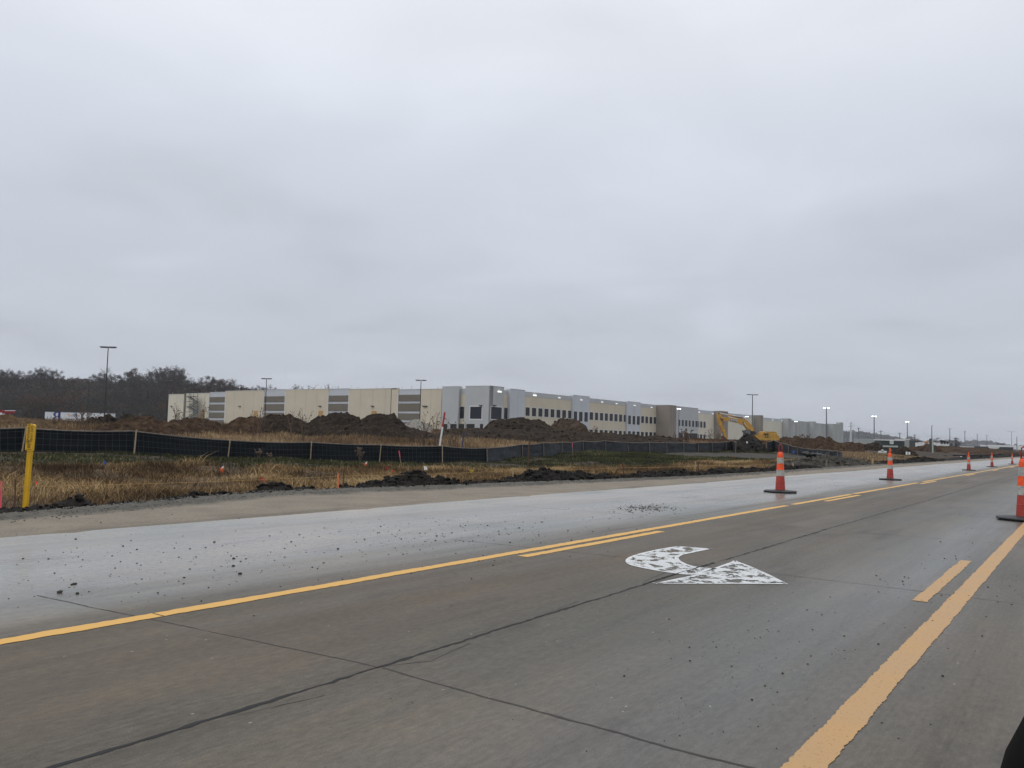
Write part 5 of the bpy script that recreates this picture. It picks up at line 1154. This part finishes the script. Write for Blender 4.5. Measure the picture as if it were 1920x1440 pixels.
# small pale pallet of pipes near dumpster
m=MB(); p=atd(1654,849,100); 
for k in range(4): m.tube([p+right_v*-.5+Vector((0,k*.15,.05*k)),p+right_v*.45+Vector((0,k*.15,.05*k))],.09,7)
m.lump(p+Vector((0,.2,.2)),.2,0,1,.5,2); tag(m.build('pipe_pile',greyc),'small pile of pale pipes left of the dumpster','pipes')

# ---------------------------------------------------------------- excavator
d=160; g=at_ground(1405,d); ex=empty('excavator',g,'yellow tracked excavator with raised bent boom behind the black soil heap','excavator')
bkv=Vector((-right_v.y,right_v.x,0))
def X3(u,v,y):      # u,v are detail coordinates (1/12 px from 1320,750), y depth in metres
    return atd(1320+u/12,750+v/12,d)-g+bkv*y
def pr(poly,y0,y1,name,mat,par=ex):
    m=MB(); m.prism(poly,y0,y1,X3); return m.build(name,mat,par)
pr([(300,290),(350,283),(372,330),(400,385),(425,440),(415,520),(440,600),(470,700),(500,800),(532,905),(520,925),(475,860),(430,740),(385,640),(335,560),(308,470),(292,380)],-.25,.25,'stick',cat_y)
pr([(380,400),(450,385),(560,395),(720,425),(870,425),(955,455),(1010,510),(1065,575),(1118,680),(1100,700),(1000,700),(950,650),(915,600),(885,560),(800,520),(700,495),(560,468),(430,462),(390,440)],-.35,.35,'boom',cat_y)
pr([(430,462),(560,468),(700,495),(800,520),(885,560),(880,568),(795,528),(695,503),(555,476),(430,470)],-.38,.38,'boom_edge',cat_y2)
o=pr([(562,425),(730,440),(728,492),(560,470)],-.40,-.37,'decal_panel',blk)
text_mesh('DEERE',.52,'lettering',whitep,ex,X3(645,458,-.43),(math.pi/2,R(6),ang),.01,1.15)
m=MB(); m.tube([X3(350,292,0),X3(545,340,0)],.075,8); m.build('stick_cylinder_rod',chrome,ex)
m=MB(); m.tube([X3(540,338,0),X3(840,415,0)],.14,8); m.build('stick_cylinder',cat_y,ex)
m=MB(); m.tube([X3(620,365,-.2),X3(760,385,-.2),X3(880,405,-.2),X3(960,480,-.2),X3(1050,590,-.2)],.06,6); m.tube([X3(740,380,.1),X3(820,395,.1),X3(900,440,.1),X3(1020,560,.1)],.07,6); m.build('hydraulic_hose',steel_d,ex)
m=MB(); m.tube([X3(365,400,-.28),X3(370,430,-.3),X3(425,500,-.3),X3(415,560,-.3),X3(390,585,-.28)],.055,6); m.tube([X3(325,300,-.3),X3(325,300,.3)],.12,10); m.tube([X3(405,430,-.38),X3(405,430,.38)],.14,10); m.tube([X3(880,505,-.42),X3(880,505,.42)],.15,10); m.build('pivot_pins',steel_d,ex)
m=MB(); m.tube([X3(985,655,-.45),X3(935,590,-.45)],.14,8); m.tube([X3(985,655,.45),X3(935,590,.45)],.14,8); m.build('lift_cylinder',cat_y2,ex)
m=MB(); m.tube([X3(935,590,-.45),X3(880,505,-.45)],.085,8); m.tube([X3(935,590,.45),X3(880,505,.45)],.085,8); m.build('lift_cylinder_rod',chrome,ex)
m=MB(); m.tube([X3(350,560,-.1),X3(365,700,-.1),X3(385,760,-.1)],.09,7); m.build('bucket_cylinder',base_mat('faded yellow',(0.36,0.2,0.07),.6),ex)
m=MB(); m.tube([X3(385,755,-.1),X3(395,810,-.1)],.1,7); m.build('bucket_cylinder_rod',chrome,ex)
pr([(395,800),(470,850),(530,905),(545,960),(500,1010),(430,1000),(400,930)],-.7,.7,'bucket',rust)
pr([(1095,785),(1270,790),(1272,722),(1330,708),(1575,718),(1600,798),(1640,805),(1655,905),(1610,945),(1300,945),(1180,880),(1110,830)],-1.4,1.4,'engine_house',cat_y2)
for rc in [(1290,755,1400,785),(1322,790,1352,812),(1368,790,1396,812),(1322,825,1352,850),(1368,825,1396,850)]:
    u0,v0,u1,v1=rc; pr([(u0,v0),(u1,v0),(u1,v1),(u0,v1)],-1.44,-1.39,'vent',blk)
pr([(1270,795),(1600,800),(1600,806),(1270,801)],-1.45,-1.39,'body_seam',cat_y)
pr([(1490,850),(1495,800),(1502,800),(1500,940),(1492,940)],-1.45,-1.39,'body_seam',cat_y)
m=MB(); m.tube([X3(1320,708,.3),X3(1320,680,.3)],.1,8); m.build('exhaust',steel_d,ex)
cab=pr([(880,700),(905,672),(1000,672),(1010,700),(1012,830),(870,830)],-1.3,-.1,'cab',steel_d)
pr([(895,705),(912,684),(940,684),(935,800),(885,800)],-1.34,-1.29,'cab_glass',base_mat('cab glass',(0.18,0.19,0.19),.2),cab)
pr([(952,684),(990,684),(998,800),(948,800)],-1.34,-1.29,'cab_glass',MATS['cab glass'],cab)
pr([(1000,690),(1120,700),(1180,720),(1190,800),(1000,800)],.2,1.2,'side_platform',steel_d)
for y0 in (-1.5,.9):
    pr([(880,950),(930,915),(1560,915),(1610,950),(1610,1000),(1570,1030),(930,1030),(880,1000)],y0,y0+.6,'track',trackm)
m=MB(); m.tube([X3(830,690,-1.2),X3(850,740,-1.2),X3(880,760,-1.2)],.04,5); m.box(X3(835,705,-1.2),(.25,.1,.4),Matrix.Rotation(ang,3,'Z')); m.build('side_mirror',steel_d,ex)

# ---------------------------------------------------------------- weeds standing in front of the buildings
WG='tall dry weeds in the field'
def weed(px,yb,yt,d,label,n=7,spread=.35,mat=weedm,thick=.02,seed=0):
    rnd=random.Random(seed+px); B=atd(px,yb,d); zg=T(B.x,B.y); H=atd(px,yt,d).z-zg
    m=MB()
    for k in range(n):
        a=rnd.uniform(0,6.28); s=spread*H*rnd.uniform(.2,1); hh=H*rnd.uniform(.55,1) if k else H
        if k==0: s*=.2
        p1=Vector((math.cos(a)*s*.3,math.sin(a)*s*.3,hh*.5)); p2=Vector((math.cos(a)*s,math.sin(a)*s,hh)); m.tube([(0,0,-.1),p1,p2],[thick,thick*.8,thick*.5],4)
        for j in range(5):
            f=rnd.uniform(.45,1); q=p1.lerp(p2,max(0,(f-.5)*2)); a2=rnd.uniform(0,6.28); l=H*rnd.uniform(.05,.14)
            e_=q+Vector((math.cos(a2)*l*.7,math.sin(a2)*l*.7,l)); m.tube([q,e_],[thick*.5,thick*.3],3); m.lump(e_,thick*rnd.uniform(1.2,2.6),0,1,.6,j)
    o=m.build('dry_weed',mat); o.location=(B.x,B.y,zg); return tag(o,label,'weed',WG)
weed(158,792,762,60,'branching dark weed in front of the trailer lettering',12,.5,thick=.022)
weed(152,790,758,62,'single dark stalk beside the branching weed at the trailer',3,.1,thick=.03)
weed(331,788,760,72,'bushy dry weed before the far left beige panel',9,.25)
weed(383,788,744,70,'tall thin reddish weed above the leftmost plywood door',5,.18)
weed(486,795,762,60,'slanting weed beside the second plywood door',5,.35)
weed(477,790,768,62,'short weed left of the second plywood door',4,.4)
weed(547,790,770,70,'small weed left of the dark heaps before a beige panel',4,.2)
weed(569,790,764,64,'pale bushy weed between two dark heaps',10,.28)
weed(795,806,776,58,'branching weed beside the pale gravel heap',9,.4)
weed(817,806,774,58,'branching weed left of the red topped stake',9,.45)
weed(843,808,784,60,'thin weed left of the grey corner panel',4,.3)
weed(855,808,782,60,'thin weed right of the red topped stake',4,.3)
weed(874,810,790,60,'short weed before the corner tower window',4,.3)
weed(848,838,818,49,'dark weed stalk between the red topped and blue stakes',6,.3)
weed(675,868,840,42,'grey weed against the black silt fence',8,.5)
weed(485,862,842,37,'pale weed against the black silt fence near a post',7,.5)
weed(505,870,850,35,'leaning pale weed below the black silt fence',4,.5)
weed(1289,826,803,92,'dark branched weed before the windowed grey panel',9,.45,thick=.04)
weed(1265,826,812,90,'reddish weed beside the brown box bay',7,.4)
weed(1330,824,806,95,'reddish weed before the pale beige panel',7,.35)
weed(1345,824,810,95,'reddish weed left of the excavator bucket',7,.35)
weed(1504,824,815,110,'spiky dry weed on the brown heap beside the excavator',12,.9,thick=.04)
weed(1500,826,816,111,'second spiky weed on the brown heap',8,.8,thick=.03)
weed(1106,828,810,86,'small weed at the right end of the pointed heap',4,.3)
weed(1172,828,812,86,'small weed in front of the lower windows',5,.3)
weed(1118,826,801,88,'bushy weed in front of the first lower windows',6,.3)

# ---------------------------------------------------------------- trees
def tree_proto(h,cw,seed,lmat,dens=900,bare=0.0,leaf=.5,trunkh=.25):
    rnd=random.Random(seed); nr=np.random.default_rng(seed)
    m=MB(); m.tube([(0,0,-.5),(rnd.uniform(-.1,.1)*h*.1,0,h*trunkh),(rnd.uniform(-.5,.5),rnd.uniform(-.5,.5),h*.65),(0,0,h*.88)],[h*.024,h*.018,h*.010,h*.003],6)
    tips=[]
    for k in range(20):
        z0=h*rnd.uniform(.12,.7); a=rnd.uniform(0,6.28); l=cw*.5*rnd.uniform(.5,1.0)*(1 if z0<h*.55 else .7); z1=min(h*.97,z0+h*rnd.uniform(.12,.34))
        p0=Vector((0,0,z0)); p2=Vector((math.cos(a)*l,math.sin(a)*l,z1)); p1=p0.lerp(p2,.5)+Vector((0,0,-h*.02)); m.tube([p0,p1,p2],[h*.009,h*.006,h*.002],4); tips.append((p2,l))
        for j in range(4):
            q=p1.lerp(p2,rnd.uniform(.2,1)); a2=a+rnd.uniform(-1.2,1.2); l2=l*rnd.uniform(.25,.5); e_=q+Vector((math.cos(a2)*l2,math.sin(a2)*l2,l2*rnd.uniform(.3,1.1))); m.tube([q,e_],[h*.004,h*.0015],3); tips.append((e_,l2))
    tips.append((Vector((0,0,h*.93)),cw*.2))
    # leaf clusters
    V=[];F=[];Tn=[]
    per=max(3,int(dens*(1-bare)/len(tips)))
    for (p,l) in tips:
        cr=cw*rnd.uniform(.09,.20); ct=rnd.random()
        for k in range(per):
            o=Vector(nr.normal(size=3)); o.normalize(); o*=cr*(rnd.random()**.4); c=p+Vector((o.x,o.y,o.z*.8)); s=leaf*rnd.uniform(.4,1.1)
            a=Vector(nr.normal(size=3)).normalized()*s; b_=Vector(nr.normal(size=3)).normalized()*s*.7; i=len(V); V+=[tuple(c-a),tuple(c+b_),tuple(c+a)]; F.append((i,i+1,i+2)); Tn+=[.25+.6*ct*rnd.random()+.15*rnd.random()]*3
    # fine twigs
    nt_=int(260*(1+2*bare))
    for k in range(nt_):
        p,l=tips[rnd.randrange(len(tips))]; o=Vector(nr.normal(size=3)); o.z=abs(o.z)*.8; o.normalize(); L_=cw*.12*rnd.uniform(.5,1.3); q=p+o*L_; w_=Vector((o.y,-o.x,.1)).normalized()*h*.0022; i=len(V); V+=[tuple(p-w_),tuple(p+w_),tuple(q)]; F.append((i,i+1,i+2)); Tn+=[.1]*3
    return m,(V,F,Tn),lmat
protos=[]
def mkproto(*a,**k):
    m,(V,F,Tn),lm=tree_proto(*a,**k)
    e=bpy.data.objects.new('deciduous_tree',None); COL.objects.link(e)
    m.build('trunk',barkm,e)
    me=bpy.data.meshes.new('crown'); me.from_pydata(V,[],F); at=me.attributes.new('tint','FLOAT','POINT'); at.data.foreach_set('value',np.array(Tn,np.float32)); me.materials.append(lm)
    c=bpy.data.objects.new('crown',me); COL.objects.link(c); c.parent=e; protos.append(e); return e
mkproto(15,11,1,leafm,3000,.0,.45); mkproto(16,10,2,leafm,2600,.1,.42); mkproto(14,11,3,leafred,2800,0,.45); mkproto(15,12,4,leafgrn,3000,0,.45)
mkproto(12,10,5,leaforg,2800,0,.42,.15); mkproto(16,11,6,leafm,150,.85,.35); mkproto(13,10,7,leafm,2800,.1,.42); mkproto(11,9,8,leafgrn,1500,0,.5,.12)
used=set()
TL={0:'grey brown',1:'tall grey brown',2:'dull red',3:'olive brown',4:'orange brown',5:'bare twiggy',6:'dark brown',7:'small olive'}
def place_tree(k,px,ytop,d,label,group='trees on the wooded hill',sc=None):
    x_,y_=ground_at(px,d); zg=T(x_,y_); e=protos[k]
    hh={0:15,1:16,2:14,3:15,4:12,5:16,6:13,7:11}[k]
    if ytop is not None:
        zt=atd(px,ytop,d).z; sc=(zt-zg)/(hh*.97)
    if k in used: e=copy_tree(e)
    used.add(k); e.location=(x_,y_,zg); e.rotation_euler=(0,0,random.uniform(0,6.28)); w_=sc*random.uniform(.9,1.15); w_=min(max(w_,.7),1.5) if sc<1.5 else w_
    e.scale=(w_,w_,sc); return tag(e,label,'tree',group)
SKY=[(-60,690),(0,691),(12,695),(30,697),(50,696),(65,693),(78,690),(92,692),(103,702),(112,706),(122,705),(135,705),(150,706),(163,704),(175,702),(188,697),(200,704),(212,703),(225,697),(238,695),(255,697),(270,696),(285,698),(300,691),(315,689),(330,695),(345,700),(358,706),(372,707),(388,706),(400,707),(412,712),(425,713),(435,714),(445,717),(455,722),(465,724),(478,725),(492,726)]
SX=[a for a,_ in SKY]; SY=[b_ for _,b_ in SKY]
side_words=lambda px: ('above the red machine' if px<40 else 'behind the white trailer' if px<200 else 'between tall lamp post and warehouse' if px<315 else 'rising over the left end of the warehouse' if px<400 else 'peeking over the warehouse roof')
row_words={0:'on the hill crest',1:'high on the hill',2:'halfway up the hill',3:'low on the hill',4:'at the hill foot'}
cntr={}
def lab(k,row,px):
    key=f"{TL[k]} tree {row_words[row]}, {side_words(px)}"
    return key
# crest row follows the photographed skyline
px=-50
random.seed(21)
while px<490:
    d=random.uniform(540,575); k=random.choice([0,1,6,0,5,6,2,3]); y=float(np.interp(px,SX,SY))+random.uniform(0,4)
    place_tree(k,px,y,d,lab(k,0,px)); px+=random.uniform(11,17)
for (pxa,ya,k) in [(80,687,5),(68,692,1),(190,688,5),(250,693,2),(315,686,5),(303,690,5),(325,690,6),(415,711,4),(436,710,5),(574,722,5),(625,723,5),(484,724,0),(500,726,6),(540,728,5),(560,727,0)]:
    place_tree(k,pxa,ya,560,lab(k,0,pxa))
for row,(dd,frac,step) in enumerate([(510,.18,15),(470,.36,16),(440,.54,17),(415,.70,18)],1):
    px=-55
    lim={1:440,2:400,3:345,4:330}[row]
    while px<lim:
        base=788; sk=float(np.interp(px,SX,SY)); y=sk+(base-sk)*frac+random.uniform(-5,5)
        k=random.choice([[0,1,6,2,3,6],[0,6,6,3,2,0],[6,0,3,7,6],[4,7,4,7,3,4]][row-1]); 
        place_tree(k,px,y,dd+random.uniform(-12,12),lab(k,row,px)); px+=step*random.uniform(.75,1.2)
for pxa,ya,k in [(65,742,4),(88,740,4),(78,750,4),(120,742,4),(50,752,4),(320,756,4),(20,750,7),(108,758,7),(160,748,7),(290,760,7)]:
    place_tree(k,pxa,ya,392,lab(k,4,pxa))
# understory scrub closing the gaps at the foot of the hill
V=[];n_=52000; nr=np.random.default_rng(5)
pxs=nr.uniform(-80,505,n_); ds=nr.uniform(396,585,n_); gx=[];gy=[]
fwd=np.array([-.573054,.816967]); rgt=np.array([right_v.x,right_v.y]); kx=(pxs-CX)/FPX
dirs=CM.T@np.stack([kx,-(hor(pxs)-CY)/FPX,-np.ones(n_)]); gx=dirs[0]*ds; gy=dirs[1]*ds; gz=terr(gx,gy)
top=np.array([3.0])+6.5*fbm(gx*.09,gy*.09,3); zc=gz+top*nr.random(n_)**.8; s_=nr.uniform(.5,1.3,n_)
a1=nr.normal(size=(n_,3)); a1/=np.linalg.norm(a1,axis=1)[:,None]; a2=nr.normal(size=(n_,3)); a2/=np.linalg.norm(a2,axis=1)[:,None]
cc=np.stack([gx,gy,zc],1); vv=np.stack([cc-a1*s_[:,None],cc+a2*s_[:,None],cc+a1*s_[:,None]],1).reshape(-1,3)
me=bpy.data.meshes.new('hill_scrub'); me.from_pydata(vv.tolist(),[],[(3*i,3*i+1,3*i+2) for i in range(n_)]); at=me.attributes.new('tint','FLOAT','POINT'); at.data.foreach_set('value',np.repeat(np.clip(.08+1.5*(fbm(gx*.06+9,gy*.06,3)-.22)*(.55+.9*fbm(gx*.3,gy*.3,2))+.06*nr.normal(size=n_),0,1),3).astype(np.float32)); me.materials.append(tint_mat('hill scrub twigs',[(0,(0.022,0.020,0.022)),(0.3,(0.040,0.035,0.034)),(0.5,(0.066,0.046,0.038)),(0.7,(0.052,0.046,0.034)),(0.85,(0.085,0.06,0.042)),(1,(0.12,0.075,0.05))]))
o=bpy.data.objects.new('hill_scrub',me); COL.objects.link(o); tag(o,'dark leafless scrub filling the hillside between the trees','scrub',kind='stuff')
# far hazy woods at the right: one mass each
def wood(name,pts,d,label,mat=leafm,n=5000,leaf=1.2,depth=60):
    V=[];F=[];Tn=[]; nr=np.random.default_rng(int(pts[0][0]))
    x0,x1=pts[0][0],pts[-1][0]; 
    for k in range(n):
        a=nr.uniform(x0,x1); dd=d+nr.uniform(0,depth); tp=np.interp(a,[p[0] for p in pts],[p[1] for p in pts])+2.2*(vn(a*.28,3.3)-.5)*2+1.2*(vn(a*.9,7.7)-.5)*2
        q=tp+(hor(a)+1-tp)*nr.random()**1.6+ (dd-d)/depth*0
        p=atd(a,q,dd); s=leaf*nr.uniform(.5,1.2); u=Vector(nr.normal(size=3)).normalized()*s; w_=Vector(nr.normal(size=3)).normalized()*s
        i=len(V); V+=[tuple(p-u),tuple(p+w_),tuple(p+u)]; F.append((i,i+1,i+2)); Tn+=[.2+.6*float(vn(a*.5,q*.3))]*3
    me=bpy.data.meshes.new(name); me.from_pydata(V,[],F); at=me.attributes.new('tint','FLOAT','POINT'); at.data.foreach_set('value',np.array(Tn,np.float32)); me.materials.append(mat)
    o=bpy.data.objects.new(name,me); COL.objects.link(o); return tag(o,label,'wood',kind='stuff')
WSC=2400
wood('distant_wood',[(1574,812),(1590,810),(1605,809.5),(1618,812),(1630,815),(1640,815),(1650,817),(1665,817),(1676,820),(1686,822),(1695,826)],2300,'hazy blue grey wood right of the warehouse end',n=9000,leaf=4.5)
wood('distant_wood',[(1697,826),(1705,820),(1712,824),(1722,827),(1735,827),(1745,828),(1760,829),(1790,830),(1800,829)],2400,'thin hazy wood behind the low white buildings',n=4500,leaf=4.5)
wood('distant_wood',[(1795,833),(1808,830),(1820,828),(1835,827.5),(1848,829),(1860,828.5),(1872,832),(1885,835),(1900,836),(1925,836.5),(1960,838)],2700,'hazy low wooded hill at the far right',n=9000,leaf=5)
for pxa,ya,dd,k,l in [(1754.5,822,420,0,'small rounded hazy tree left of the white low building'),(1779.5,824.5,290,6,'dark tree behind the right end of the white low building'),(1704,820,330,0,'bare hazy tree behind the pale trailer end'),(1877,831,700,6,'lone faint tree right of the far hill')]:
    place_tree(k,pxa,ya,dd,l,'far single trees')

# ---------------------------------------------------------------- haze
hz=bpy.data.materials.new('haze air'); hz.use_nodes=True; t=hz.node_tree; t.nodes.clear()
pv=nd(t,'ShaderNodeVolumePrincipled'); pv.inputs['Color'].default_value=(.86,.90,.97,1); pv.inputs['Density'].default_value=HAZE if 'HAZE' in globals() else .00015; pv.inputs['Anisotropy'].default_value=0.0
oo=nd(t,'ShaderNodeOutputMaterial'); ln(t,pv.outputs[0],oo.inputs['Volume'])
m=MB(); m.box((0,2200,52),(8400,5600,110)); o=m.build('haze',hz); tag(o,kind='stuff')
print('objects',len(bpy.data.objects))
